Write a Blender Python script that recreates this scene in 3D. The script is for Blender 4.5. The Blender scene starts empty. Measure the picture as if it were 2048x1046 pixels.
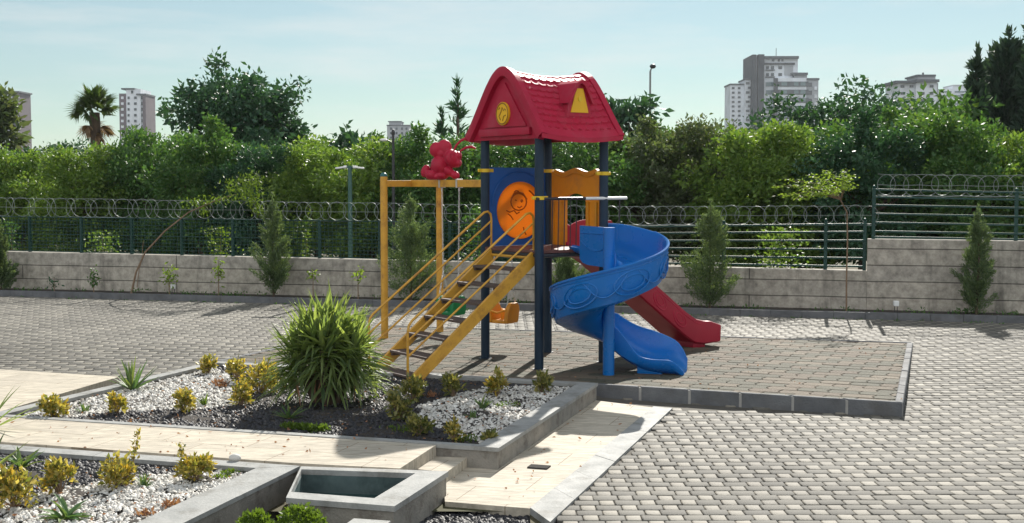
import bpy, bmesh, math, random
import numpy as np
from mathutils import Vector, Matrix
random.seed(7)
RNG = np.random.default_rng(7)
R = math.radians
SC = bpy.context.scene
COL = SC.collection

# ------------------------------------------------------------------ camera
CAM_H = 2.08
F_PX = 2500.0                       # focal length in photo pixels (2048 wide)
PITCH = math.atan(158.0 / F_PX)
cd = bpy.data.cameras.new('camera')
cam = bpy.data.objects.new('camera', cd)
COL.objects.link(cam)
cam.location = (0, 0, CAM_H)
cam.rotation_euler = (math.pi / 2 - PITCH, 0, 0)
cd.sensor_width = 36.0
cd.lens = 36.0 * F_PX / 2048.0
cd.clip_start = 0.1
cd.clip_end = 6000
SC.camera = cam

# ------------------------------------------------------------------ sky, sun, exposure
SUN_AZ, SUN_EL = R(13.0), R(33.0)   # clockwise from +Y (the way the camera looks)
W_ = bpy.data.worlds.new('World')
SC.world = W_
W_.use_nodes = True
nt = W_.node_tree
for n in list(nt.nodes):
    nt.nodes.remove(n)
wo = nt.nodes.new('ShaderNodeOutputWorld')
bg = nt.nodes.new('ShaderNodeBackground')
sky = nt.nodes.new('ShaderNodeTexSky')
sky.sky_type = 'NISHITA'
sky.sun_disc = False
sky.sun_elevation = SUN_EL
sky.sun_rotation = SUN_AZ
sky.altitude = 0
sky.air_density = 1.0
sky.dust_density = 0.1
sky.ozone_density = 2.0
tint = nt.nodes.new('ShaderNodeMix'); tint.data_type = 'RGBA'; tint.blend_type = 'MULTIPLY'
tint.inputs[0].default_value = 1.0
tint.inputs[7].default_value = (0.84, 0.99, 0.95, 1)
hs = nt.nodes.new('ShaderNodeHueSaturation'); hs.inputs['Saturation'].default_value = 0.72
nt.links.new(sky.outputs[0], hs.inputs['Color'])
nt.links.new(hs.outputs[0], tint.inputs[6])
# thin cirrus
tc = nt.nodes.new('ShaderNodeTexCoord')
mp = nt.nodes.new('ShaderNodeMapping'); mp.inputs['Scale'].default_value = (3.0, 3.0, 22.0)
mp.inputs['Rotation'].default_value = (0, R(4), 0)
nz = nt.nodes.new('ShaderNodeTexNoise'); nz.inputs['Scale'].default_value = 1.6; nz.inputs['Detail'].default_value = 7
nz.inputs['Roughness'].default_value = 0.62
cr = nt.nodes.new('ShaderNodeValToRGB')
cr.color_ramp.elements[0].position = 0.46; cr.color_ramp.elements[0].color = (0, 0, 0, 1)
cr.color_ramp.elements[1].position = 0.74; cr.color_ramp.elements[1].color = (0.5, 0.5, 0.5, 1)
nt.links.new(tc.outputs['Generated'], mp.inputs[0]); nt.links.new(mp.outputs[0], nz.inputs[0]); nt.links.new(nz.outputs[0], cr.inputs[0])
cm = nt.nodes.new('ShaderNodeMix'); cm.data_type = 'RGBA'
cm.inputs[7].default_value = (10.4, 10.6, 10.3, 1)
nt.links.new(cr.outputs[0], cm.inputs[0]); nt.links.new(tint.outputs[2], cm.inputs[6])
# unseen bright clouds added behind the camera, to fill the shaded sides
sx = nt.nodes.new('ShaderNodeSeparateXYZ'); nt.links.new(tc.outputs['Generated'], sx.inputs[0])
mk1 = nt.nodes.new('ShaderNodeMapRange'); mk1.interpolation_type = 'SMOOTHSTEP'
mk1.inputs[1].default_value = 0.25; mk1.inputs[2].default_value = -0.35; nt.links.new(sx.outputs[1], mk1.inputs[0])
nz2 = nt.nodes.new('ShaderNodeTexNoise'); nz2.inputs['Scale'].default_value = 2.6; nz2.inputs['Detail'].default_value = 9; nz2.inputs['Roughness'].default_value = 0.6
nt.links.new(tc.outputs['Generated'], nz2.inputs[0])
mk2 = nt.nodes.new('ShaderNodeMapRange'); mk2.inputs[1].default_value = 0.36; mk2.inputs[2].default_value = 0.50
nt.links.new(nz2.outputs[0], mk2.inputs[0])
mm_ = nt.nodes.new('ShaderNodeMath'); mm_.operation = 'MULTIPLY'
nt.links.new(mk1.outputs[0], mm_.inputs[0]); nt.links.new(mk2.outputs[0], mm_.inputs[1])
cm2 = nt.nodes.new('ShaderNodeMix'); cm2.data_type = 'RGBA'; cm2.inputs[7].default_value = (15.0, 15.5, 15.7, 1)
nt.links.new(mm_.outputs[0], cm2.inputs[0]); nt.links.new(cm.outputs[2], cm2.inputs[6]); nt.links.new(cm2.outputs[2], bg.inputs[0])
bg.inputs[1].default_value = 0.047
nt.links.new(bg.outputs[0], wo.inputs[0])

sd = bpy.data.lights.new('sun', 'SUN')
sun = bpy.data.objects.new('sun', sd)
COL.objects.link(sun)
sd.energy = 4.8
sd.angle = R(0.5)
sd.color = (1.0, 0.95, 0.86)
sun.location = (3, 20, 30)
sdir = Vector((math.sin(SUN_AZ) * math.cos(SUN_EL), math.cos(SUN_AZ) * math.cos(SUN_EL), math.sin(SUN_EL)))
sun.rotation_euler = (-sdir).to_track_quat('-Z', 'Y').to_euler()
SC.view_settings.view_transform = 'Standard'
SC.view_settings.look = 'None'
SC.view_settings.exposure = 0.76
SC.view_settings.gamma = 1.0
SC.cycles.max_bounces = 6
SC.cycles.transparent_max_bounces = 8
SC.cycles.use_denoising = True

# ------------------------------------------------------------------ surveying helpers: photo pixel -> point in the place
CP, SP = math.cos(PITCH), math.sin(PITCH)
def ray(px, py):
    xc = (px - 1024.0) / F_PX
    yc = -(py - 523.0) / F_PX
    return Vector((xc, CP + yc * SP, -SP + yc * CP))
def G(px, py, z=0.0):
    d = ray(px, py)
    t = (z - CAM_H) / d.z
    return Vector((d.x * t, d.y * t, z))
def P(px, py, Y):
    d = ray(px, py)
    t = Y / d.y
    return Vector((d.x * t, Y, CAM_H + d.z * t))
def zat(py, Y):
    return P(1024, py, Y).z
def pxs(Y):
    return Y / F_PX

# ------------------------------------------------------------------ mesh helpers
class MB:
    def __init__(s):
        s.v = []; s.f = []
    def add(s, vs, fs):
        o = len(s.v)
        s.v += [tuple(x) for x in vs]
        s.f += [tuple(i + o for i in f) for f in fs]
        return s
    def box(s, c, size, rz=0.0, M=None):
        hx, hy, hz = size[0] / 2, size[1] / 2, size[2] / 2
        vs = [Vector((x, y, z)) for x in (-hx, hx) for y in (-hy, hy) for z in (-hz, hz)]
        m = M if M is not None else Matrix.Rotation(rz, 3, 'Z')
        vs = [m @ v + Vector(c) for v in vs]
        return s.add(vs, [(0, 1, 3, 2), (4, 6, 7, 5), (0, 4, 5, 1), (2, 3, 7, 6), (0, 2, 6, 4), (1, 5, 7, 3)])
    def bbox(s, c, size, rz=0.0, b=0.01, M=None):
        """bevelled box"""
        bm = bmesh.new()
        bmesh.ops.create_cube(bm, size=1)
        for v in bm.verts:
            v.co = Vector((v.co.x * size[0], v.co.y * size[1], v.co.z * size[2]))
        bmesh.ops.bevel(bm, geom=list(bm.edges), offset=min(b, 0.45 * min(size)), segments=2, profile=0.6, affect='EDGES')
        m = M if M is not None else Matrix.Rotation(rz, 3, 'Z')
        bm.verts.index_update()
        s.add([m @ v.co + Vector(c) for v in bm.verts], [[v.index for v in f.verts] for f in bm.faces])
        bm.free()
        return s
    def tube(s, pts, r, n=8, cap=True, closed=False):
        pts = [Vector(p) for p in pts]
        k = len(pts)
        rs = r if isinstance(r, (list, tuple)) else [r] * k
        vs = []; fs = []
        up = None
        for i, p in enumerate(pts):
            if closed:
                t = (pts[(i + 1) % k] - pts[(i - 1) % k])
            else:
                t = pts[min(i + 1, k - 1)] - pts[max(i - 1, 0)]
            t.normalize()
            if up is None:
                up = Vector((0, 0, 1)) if abs(t.z) < 0.9 else Vector((1, 0, 0))
            a = t.cross(up)
            if a.length < 1e-5:
                a = t.orthogonal()
            a.normalize(); b = a.cross(t); up = b
            for j in range(n):
                q = 2 * math.pi * j / n
                vs.append(p + a * (rs[i] * math.cos(q)) + b * (rs[i] * math.sin(q)))
        for i in range(k if closed else k - 1):
            i2 = (i + 1) % k
            for j in range(n):
                j2 = (j + 1) % n
                fs.append((i * n + j, i * n + j2, i2 * n + j2, i2 * n + j))
        if cap and not closed:
            fs.append(tuple(range(n - 1, -1, -1)))
            fs.append(tuple((k - 1) * n + j for j in range(n)))
        return s.add(vs, fs)
    def prism(s, poly, z0, z1):
        """vertical prism over an XY polygon"""
        n = len(poly)
        a = sum(poly[i][0] * poly[(i + 1) % n][1] - poly[(i + 1) % n][0] * poly[i][1] for i in range(n))
        if a < 0:
            poly = poly[::-1]
        vs = [(p[0], p[1], z0) for p in poly] + [(p[0], p[1], z1) for p in poly]
        fs = [tuple(range(n - 1, -1, -1)), tuple(range(n, 2 * n))]
        fs += [(i, (i + 1) % n, n + (i + 1) % n, n + i) for i in range(n)]
        return s.add(vs, fs)
    def extrude(s, poly3, vec):
        n = len(poly3); vec = Vector(vec)
        vs = [Vector(p) for p in poly3] + [Vector(p) + vec for p in poly3]
        fs = [tuple(range(n - 1, -1, -1)), tuple(range(n, 2 * n))]
        fs += [(i, (i + 1) % n, n + (i + 1) % n, n + i) for i in range(n)]
        return s.add(vs, fs)
    def ball(s, c, r, nu=14, nv=9, M=None):
        r = r if isinstance(r, (list, tuple)) else (r, r, r)
        vs = []; fs = []
        for i in range(nv + 1):
            th = math.pi * i / nv
            for j in range(nu):
                ph = 2 * math.pi * j / nu
                v = Vector((r[0] * math.sin(th) * math.cos(ph), r[1] * math.sin(th) * math.sin(ph), r[2] * math.cos(th)))
                if M is not None: v = M @ v
                vs.append(v + Vector(c))
        for i in range(nv):
            for j in range(nu):
                j2 = (j + 1) % nu
                fs.append((i * nu + j, (i + 1) * nu + j, (i + 1) * nu + j2, i * nu + j2))
        return s.add(vs, fs)
    def grid(s, rows):
        """rows: list of equal-length point lists"""
        m = len(rows[0]); vs = [p for r in rows for p in r]
        fs = [(i * m + j, i * m + j + 1, (i + 1) * m + j + 1, (i + 1) * m + j) for i in range(len(rows) - 1) for j in range(m - 1)]
        return s.add(vs, fs)
    def mesh(s, name, smooth=False):
        me = bpy.data.meshes.new(name)
        me.from_pydata([tuple(v) for v in s.v], [], s.f)
        bm = bmesh.new(); bm.from_mesh(me)
        bmesh.ops.remove_doubles(bm, verts=bm.verts, dist=1e-5)
        bmesh.ops.recalc_face_normals(bm, faces=bm.faces)
        bm.to_mesh(me); bm.free()
        if smooth:
            me.polygons.foreach_set('use_smooth', [True] * len(me.polygons))
            if smooth != 'all':
                me.set_sharp_from_angle(angle=R(smooth if smooth is not True else 40))
        return me
    def build(s, name, mat, parent=None, smooth=False):
        me = s.mesh(name, smooth)
        return link(name, me, mat, parent)

def np_mesh(name, V, faces_flat, nper):
    me = bpy.data.meshes.new(name)
    V = np.asarray(V, dtype=np.float32).reshape(-1, 3)
    faces_flat = np.asarray(faces_flat, dtype=np.int32).ravel()
    nf = len(faces_flat) // nper
    me.vertices.add(len(V)); me.vertices.foreach_set('co', V.ravel())
    me.loops.add(len(faces_flat)); me.loops.foreach_set('vertex_index', faces_flat)
    me.polygons.add(nf)
    me.polygons.foreach_set('loop_start', np.arange(0, nf * nper, nper, dtype=np.int32))
    me.polygons.foreach_set('loop_total', np.full(nf, nper, dtype=np.int32))
    me.update(calc_edges=True)
    me.validate()
    return me

def link(name, me, mat, parent=None):
    if mat is not None and not me.materials:
        me.materials.append(mat)
    o = bpy.data.objects.new(name, me)
    COL.objects.link(o)
    if parent is not None:
        o.parent = parent
        if parent.get('_world', 0):
            o.location = (-Vector(parent['_world'])) if False else Vector((0, 0, 0))
    return o

def tag(o, label, cat, group=None):
    o['label'] = label; o['category'] = cat
    if group: o['group'] = group
    return o
def thing(name, label, cat, loc=(0, 0, 0), rz=0.0, group=None, scale=1.0):
    o = bpy.data.objects.new(name, None)
    COL.objects.link(o)
    o.empty_display_size = 0.2
    o.location = loc; o.rotation_euler = (0, 0, rz)
    if not isinstance(scale, (int, float)):
        o.scale = scale
    else:
        o.scale = (scale,) * 3
    return tag(o, label, cat, group)
def shift(root):
    """children were modelled in world coordinates: hang them under the root standing at its base"""
    L = Vector(root.location)
    for c in root.children:
        c.location = -L
def struct(o, kind='structure'):
    o['kind'] = kind
    return o

# ------------------------------------------------------------------ materials
MATS = {}
def nodes_of(name):
    m = bpy.data.materials.new(name); m.use_nodes = True
    t = m.node_tree
    b = t.nodes['Principled BSDF']
    return m, t, b
def col4(c):
    return (c[0], c[1], c[2], 1)
def mk(name, c1, c2=None, scale=6.0, rough=0.6, bump=0.0, bscale=40.0, spec=0.4, metal=0.0, detail=5, dirt=None, dscale=1.2, transl=None, stretch=(1, 1, 1)):
    m, t, b = nodes_of(name)
    L = t.links
    tcn = t.nodes.new('ShaderNodeTexCoord')
    mpn = t.nodes.new('ShaderNodeMapping'); mpn.inputs['Scale'].default_value = stretch
    L.new(tcn.outputs['Object'], mpn.inputs[0])
    b.inputs['Roughness'].default_value = rough
    b.inputs['Metallic'].default_value = metal
    b.inputs['Specular IOR Level'].default_value = spec
    c2 = c2 or tuple(x * 0.8 for x in c1)
    n1 = t.nodes.new('ShaderNodeTexNoise'); n1.inputs['Scale'].default_value = scale; n1.inputs['Detail'].default_value = detail
    n1.inputs['Roughness'].default_value = 0.6
    L.new(mpn.outputs[0], n1.inputs[0])
    r1 = t.nodes.new('ShaderNodeValToRGB')
    r1.color_ramp.elements[0].position = 0.32; r1.color_ramp.elements[0].color = col4(c1)
    r1.color_ramp.elements[1].position = 0.68; r1.color_ramp.elements[1].color = col4(c2)
    L.new(n1.outputs[0], r1.inputs[0])
    out = r1.outputs[0]
    if dirt:
        n2 = t.nodes.new('ShaderNodeTexNoise'); n2.inputs['Scale'].default_value = dscale; n2.inputs['Detail'].default_value = 8
        n2.inputs['Roughness'].default_value = 0.7
        L.new(mpn.outputs[0], n2.inputs[0])
        r2 = t.nodes.new('ShaderNodeValToRGB')
        r2.color_ramp.elements[0].position = 0.5; r2.color_ramp.elements[0].color = (0, 0, 0, 1)
        r2.color_ramp.elements[1].position = 0.72; r2.color_ramp.elements[1].color = (1, 1, 1, 1)
        L.new(n2.outputs[0], r2.inputs[0])
        mx = t.nodes.new('ShaderNodeMix'); mx.data_type = 'RGBA'
        L.new(r2.outputs[0], mx.inputs[0]); L.new(out, mx.inputs[6]); mx.inputs[7].default_value = col4(dirt)
        out = mx.outputs[2]
    L.new(out, b.inputs['Base Color'])
    rr = t.nodes.new('ShaderNodeMapRange')
    rr.inputs[3].default_value = max(0.05, rough - 0.1); rr.inputs[4].default_value = min(1, rough + 0.12)
    L.new(n1.outputs[0], rr.inputs[0]); L.new(rr.outputs[0], b.inputs['Roughness'])
    if bump > 0:
        n3 = t.nodes.new('ShaderNodeTexNoise'); n3.inputs['Scale'].default_value = bscale; n3.inputs['Detail'].default_value = 4
        L.new(mpn.outputs[0], n3.inputs[0])
        bp = t.nodes.new('ShaderNodeBump'); bp.inputs['Strength'].default_value = bump; bp.inputs['Distance'].default_value = 0.02
        L.new(n3.outputs[0], bp.inputs['Height']); L.new(bp.outputs[0], b.inputs['Normal'])
    if transl:
        tr = t.nodes.new('ShaderNodeBsdfTranslucent'); tr.inputs[0].default_value = col4(transl[0])
        ms = t.nodes.new('ShaderNodeMixShader'); ms.inputs[0].default_value = transl[1]
        L.new(b.outputs[0], ms.inputs[1]); L.new(tr.outputs[0], ms.inputs[2])
        L.new(ms.outputs[0], t.nodes['Material Output'].inputs[0])
    return m

def island(name, cols, rough=0.6, transl=None, tmul=1.6, spec=0.35, bump=0.0, bscale=60, noise=0.0):
    """each loose piece (leaf, paver, pebble) takes its own tint"""
    m, t, b = nodes_of(name)
    L = t.links
    g = t.nodes.new('ShaderNodeNewGeometry')
    r = t.nodes.new('ShaderNodeValToRGB')
    els = r.color_ramp.elements
    while len(els) < len(cols):
        els.new(0.5)
    for i, c in enumerate(cols):
        els[i].position = i / (len(cols) - 1); els[i].color = col4(c)
    L.new(g.outputs['Random Per Island'], r.inputs[0])
    out = r.outputs[0]
    if noise:
        tcn = t.nodes.new('ShaderNodeTexCoord')
        n1 = t.nodes.new('ShaderNodeTexNoise'); n1.inputs['Scale'].default_value = 0.7; n1.inputs['Detail'].default_value = 6
        n1.inputs['Roughness'].default_value = 0.65
        L.new(tcn.outputs['Object'], n1.inputs[0])
        mr = t.nodes.new('ShaderNodeMapRange'); mr.inputs[1].default_value = 0.3; mr.inputs[2].default_value = 0.7
        mr.inputs[3].default_value = 1 - noise; mr.inputs[4].default_value = 1 + noise
        L.new(n1.outputs[0], mr.inputs[0])
        mx = t.nodes.new('ShaderNodeMix'); mx.data_type = 'RGBA'; mx.blend_type = 'MULTIPLY'; mx.inputs[0].default_value = 1
        L.new(out, mx.inputs[6]); L.new(mr.outputs[0], mx.inputs[7]); out = mx.outputs[2]
    L.new(out, b.inputs['Base Color'])
    b.inputs['Roughness'].default_value = rough
    b.inputs['Specular IOR Level'].default_value = spec
    if bump:
        tc2 = t.nodes.new('ShaderNodeTexCoord')
        n3 = t.nodes.new('ShaderNodeTexNoise'); n3.inputs['Scale'].default_value = bscale; n3.inputs['Detail'].default_value = 3
        L.new(tc2.outputs['Object'], n3.inputs[0])
        bp = t.nodes.new('ShaderNodeBump'); bp.inputs['Strength'].default_value = bump; bp.inputs['Distance'].default_value = 0.01
        L.new(n3.outputs[0], bp.inputs['Height']); L.new(bp.outputs[0], b.inputs['Normal'])
    if transl:
        mm = t.nodes.new('ShaderNodeMix'); mm.data_type = 'RGBA'; mm.blend_type = 'MULTIPLY'; mm.inputs[0].default_value = 1
        L.new(out, mm.inputs[6]); mm.inputs[7].default_value = (tmul * 1.18, tmul * 1.14, tmul * 0.5, 1)
        tr = t.nodes.new('ShaderNodeBsdfTranslucent'); L.new(mm.outputs[2], tr.inputs[0])
        ms = t.nodes.new('ShaderNodeMixShader'); ms.inputs[0].default_value = transl
        L.new(b.outputs[0], ms.inputs[1]); L.new(tr.outputs[0], ms.inputs[2])
        L.new(ms.outputs[0], t.nodes['Material Output'].inputs[0])
    return m

M_soil = mk('soil', (0.022, 0.019, 0.017), (0.05, 0.04, 0.032), 5, 0.95, 0.8, 30)
M_field = mk('field_soil', (0.05, 0.055, 0.02), (0.09, 0.07, 0.04), 0.6, 0.95, 0.5, 8)
M_joint = mk('joint_sand', (0.07, 0.065, 0.055), (0.11, 0.10, 0.085), 8, 0.95)
M_paver = island('grey_paver', [(0.0937, 0.0889, 0.0798), (0.1312, 0.1245, 0.1093), (0.1088, 0.1037, 0.0923), (0.15, 0.1408, 0.1219), (0.1012, 0.0963, 0.0857), (0.1237, 0.117, 0.1034)], 0.75, spec=0.22, bump=0.5, bscale=120, noise=0.28)
M_paver_l = island('light_paver', [(0.1455, 0.1351, 0.1163), (0.2073, 0.1906, 0.1599), (0.1746, 0.1618, 0.1381), (0.2328, 0.2157, 0.1817), (0.1892, 0.1726, 0.1453)], 0.7, spec=0.25, bump=0.5, bscale=120, noise=0.28)
M_tile_pink = island('pink_rubber', [(0.1134, 0.0877, 0.0658), (0.1498, 0.1232, 0.091), (0.1296, 0.1023, 0.0754), (0.166, 0.1399, 0.1045)], 0.8, spec=0.25, bump=0.8, bscale=200, noise=0.18)
M_tile_green = island('grey_green_rubber', [(0.0759, 0.0734, 0.055), (0.0966, 0.0929, 0.0688), (0.0851, 0.0821, 0.0609), (0.1104, 0.1037, 0.0786)], 0.8, spec=0.25, bump=0.8, bscale=200, noise=0.18)
M_curb = mk('kerb_concrete', (0.15, 0.155, 0.165), (0.09, 0.094, 0.102), 4, 0.8, 0.4, 60, dirt=(0.10, 0.095, 0.09), dscale=3)
M_wall = None
M_marble = mk('grey_marble', (0.34, 0.34, 0.33), (0.26, 0.265, 0.26), 7, 0.7, 0.2, 50, 0.2, dirt=(0.16, 0.155, 0.14), dscale=4)
M_render = mk('grey_render', (0.27, 0.25, 0.22), (0.20, 0.19, 0.17), 8, 0.8, 0.3, 60, 0.3, dirt=(0.10, 0.08, 0.065), dscale=7)
M_pebble_w = island('white_pebble', [(0.3696, 0.352, 0.3168), (0.6336, 0.616, 0.5808), (0.4928, 0.484, 0.4576), (0.704, 0.6952, 0.6688), (0.264, 0.2376, 0.2024), (0.5808, 0.5632, 0.528)], 0.7, bump=0.2, bscale=80)
M_pebble_k = island('black_pebble', [(0.0165, 0.0176, 0.0216), (0.0358, 0.0358, 0.042), (0.0248, 0.0248, 0.03), (0.055, 0.0523, 0.054)], 0.6, bump=0.2, bscale=80)
M_red = mk('red_plastic', (0.44, 0.011, 0.045), (0.37, 0.009, 0.038), 3, 0.46, 0.05, 120, 0.3, dirt=(0.40, 0.045, 0.075), dscale=4, transl=((0.75, 0.02, 0.05), 0.07))
M_red_tr = mk('red_slide_plastic', (0.34, 0.008, 0.03), (0.28, 0.007, 0.026), 3, 0.4, 0.05, 120, 0.4, transl=((0.7, 0.02, 0.06), 0.10))
M_blue = mk('blue_plastic', (0.006, 0.165, 0.52), (0.005, 0.14, 0.46), 3, 0.27, 0.05, 120, 0.5, transl=((0.01, 0.14, 0.7), 0.14))
M_bluepanel = mk('blue_panel', (0.006, 0.10, 0.38), (0.005, 0.08, 0.30), 5, 0.5, 0.1, 140, 0.4, transl=((0.01, 0.12, 0.5), 0.1))
M_orange = mk('orange_plastic', (0.80, 0.28, 0.018), (0.72, 0.24, 0.014), 3, 0.42, 0.04, 120, 0.4, transl=((1.0, 0.46, 0.05), 0.5))
M_orange_p = mk('amber_plastic', (0.74, 0.33, 0.02), (0.66, 0.28, 0.016), 3, 0.42, 0.04, 120, 0.4, dirt=(0.50, 0.24, 0.05), dscale=5, transl=((0.9, 0.42, 0.04), 0.16))
M_orange_line = mk('orange_relief', (0.42, 0.10, 0.008), (0.38, 0.09, 0.006), 3, 0.5, transl=((0.5, 0.13, 0.01), 0.2))
M_yellow = mk('yellow_plastic', (0.86, 0.50, 0.015), (0.78, 0.44, 0.012), 4, 0.4, transl=((0.9, 0.5, 0.02), 0.1))
M_yellow_clamp = mk('yellow_clamp', (0.75, 0.50, 0.02), (0.68, 0.44, 0.02), 6, 0.4)
M_ypaint = mk('ochre_paint', (0.62, 0.33, 0.035), (0.54, 0.28, 0.028), 9, 0.42, 0.06, 90, 0.5, dirt=(0.30, 0.13, 0.02), dscale=6)
M_post = mk('navy_paint', (0.012, 0.032, 0.060), (0.009, 0.024, 0.048), 6, 0.45, 0.04, 120, 0.3)
M_dark = mk('dark_steel', (0.02, 0.022, 0.026), (0.03, 0.03, 0.034), 6, 0.4, spec=0.5)
M_deck = mk('deck_sheet', (0.16, 0.06, 0.05), (0.11, 0.05, 0.04), 8, 0.6)
M_tread = mk('tread_rubber', (0.12, 0.085, 0.07), (0.085, 0.06, 0.05), 12, 0.7, 0.4, 120)
M_steel = mk('galvanised_steel', (0.62, 0.63, 0.62), (0.5, 0.51, 0.5), 20, 0.38, metal=0.7)
M_wire = mk('razor_steel', (0.27, 0.30, 0.29), (0.19, 0.22, 0.21), 10, 0.5, metal=0.2)
M_green_plastic = mk('green_plastic', (0.012, 0.23, 0.085), (0.01, 0.19, 0.07), 4, 0.42, transl=((0.02, 0.45, 0.15), 0.25))
M_fgreen = mk('fence_green', (0.012, 0.055, 0.045), (0.01, 0.045, 0.038), 8, 0.45)
M_lampgreen = mk('lamp_green', (0.05, 0.12, 0.10), (0.04, 0.10, 0.085), 8, 0.5)
M_white = mk('white_enamel', (0.75, 0.76, 0.75), (0.68, 0.69, 0.68), 6, 0.4)
M_bark = mk('bark', (0.11, 0.075, 0.05), (0.06, 0.042, 0.03), 9, 0.9, 0.8, 30, stretch=(1, 1, 0.3))
M_twig = mk('pale_twig', (0.24, 0.17, 0.11), (0.17, 0.11, 0.07), 9, 0.85, 0.5, 30)
M_leaf_y = island('leaf_yellow_green', [(0.0836, 0.1543, 0.028), (0.1279, 0.2038, 0.0383), (0.059, 0.1235, 0.028), (0.1672, 0.2346, 0.051)], 0.5, 0.34, 1.9)
M_leaf_g = island('leaf_green', [(0.0423, 0.1121, 0.0321), (0.0689, 0.145, 0.0333), (0.0339, 0.0923, 0.0321), (0.106, 0.1846, 0.041)], 0.5, 0.3, 1.8)
M_leaf_d = island('leaf_dark', [(0.0227, 0.0691, 0.0386), (0.0322, 0.0879, 0.0416), (0.0416, 0.1068, 0.0446), (0.0189, 0.0603, 0.0386)], 0.5, 0.22, 1.7)
M_leaf_o = island('leaf_olive', [(0.0656, 0.0987, 0.0482), (0.0936, 0.1101, 0.0637), (0.0543, 0.0869, 0.0425), (0.1031, 0.1507, 0.0497)], 0.55, 0.3, 1.7)
M_thuja = island('thuja_needle', [(0.0743, 0.1211, 0.0616), (0.1073, 0.1615, 0.0748), (0.1403, 0.1973, 0.088), (0.0578, 0.0987, 0.0528)], 0.6, 0.3, 1.6)
M_conif = island('dark_conifer_needle', [(0.021, 0.048, 0.033), (0.03, 0.063, 0.039), (0.042, 0.078, 0.045)], 0.6, 0.18, 1.5)
M_yucca = island('yucca_blade', [(0.09,0.135,0.055),(0.13,0.18,0.07),(0.18,0.23,0.085),(0.06,0.10,0.048)], 0.40, 0.42, 2.3, spec=0.5)
M_agave = island('agave_blade', [(0.075, 0.15, 0.0675), (0.105, 0.18, 0.075), (0.15, 0.195, 0.06), (0.0675, 0.135, 0.0675)], 0.5, 0.24, 1.9)
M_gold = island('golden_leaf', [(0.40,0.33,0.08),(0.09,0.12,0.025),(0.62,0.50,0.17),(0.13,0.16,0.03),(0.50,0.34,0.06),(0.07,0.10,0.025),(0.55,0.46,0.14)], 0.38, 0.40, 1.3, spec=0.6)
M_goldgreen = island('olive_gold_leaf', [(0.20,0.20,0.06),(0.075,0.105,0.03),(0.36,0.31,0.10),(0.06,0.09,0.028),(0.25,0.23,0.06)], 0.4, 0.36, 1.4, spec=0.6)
M_lime = island('lime_leaf', [(0.072, 0.1224, 0.016), (0.1008, 0.1584, 0.024), (0.0576, 0.1008, 0.016)], 0.5, 0.4, 1.8)
M_fresh = island('fresh_leaf', [(0.13, 0.20, 0.03), (0.18, 0.26, 0.05), (0.10, 0.17, 0.025)], 0.5, 0.42, 1.8)
M_dry = island('dry_leaf', [(0.28, 0.13, 0.07), (0.36, 0.19, 0.12), (0.22, 0.10, 0.06)], 0.7, 0.25, 1.3)
M_palm = island('palm_leaf', [(0.049, 0.091, 0.0308), (0.077, 0.119, 0.035), (0.042, 0.077, 0.035)], 0.5, 0.25, 1.8)
M_palmdead = island('dry_palm_leaf', [(0.22, 0.15, 0.09), (0.30, 0.20, 0.12), (0.16, 0.11, 0.07)], 0.7, 0.2, 1.2)

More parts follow.
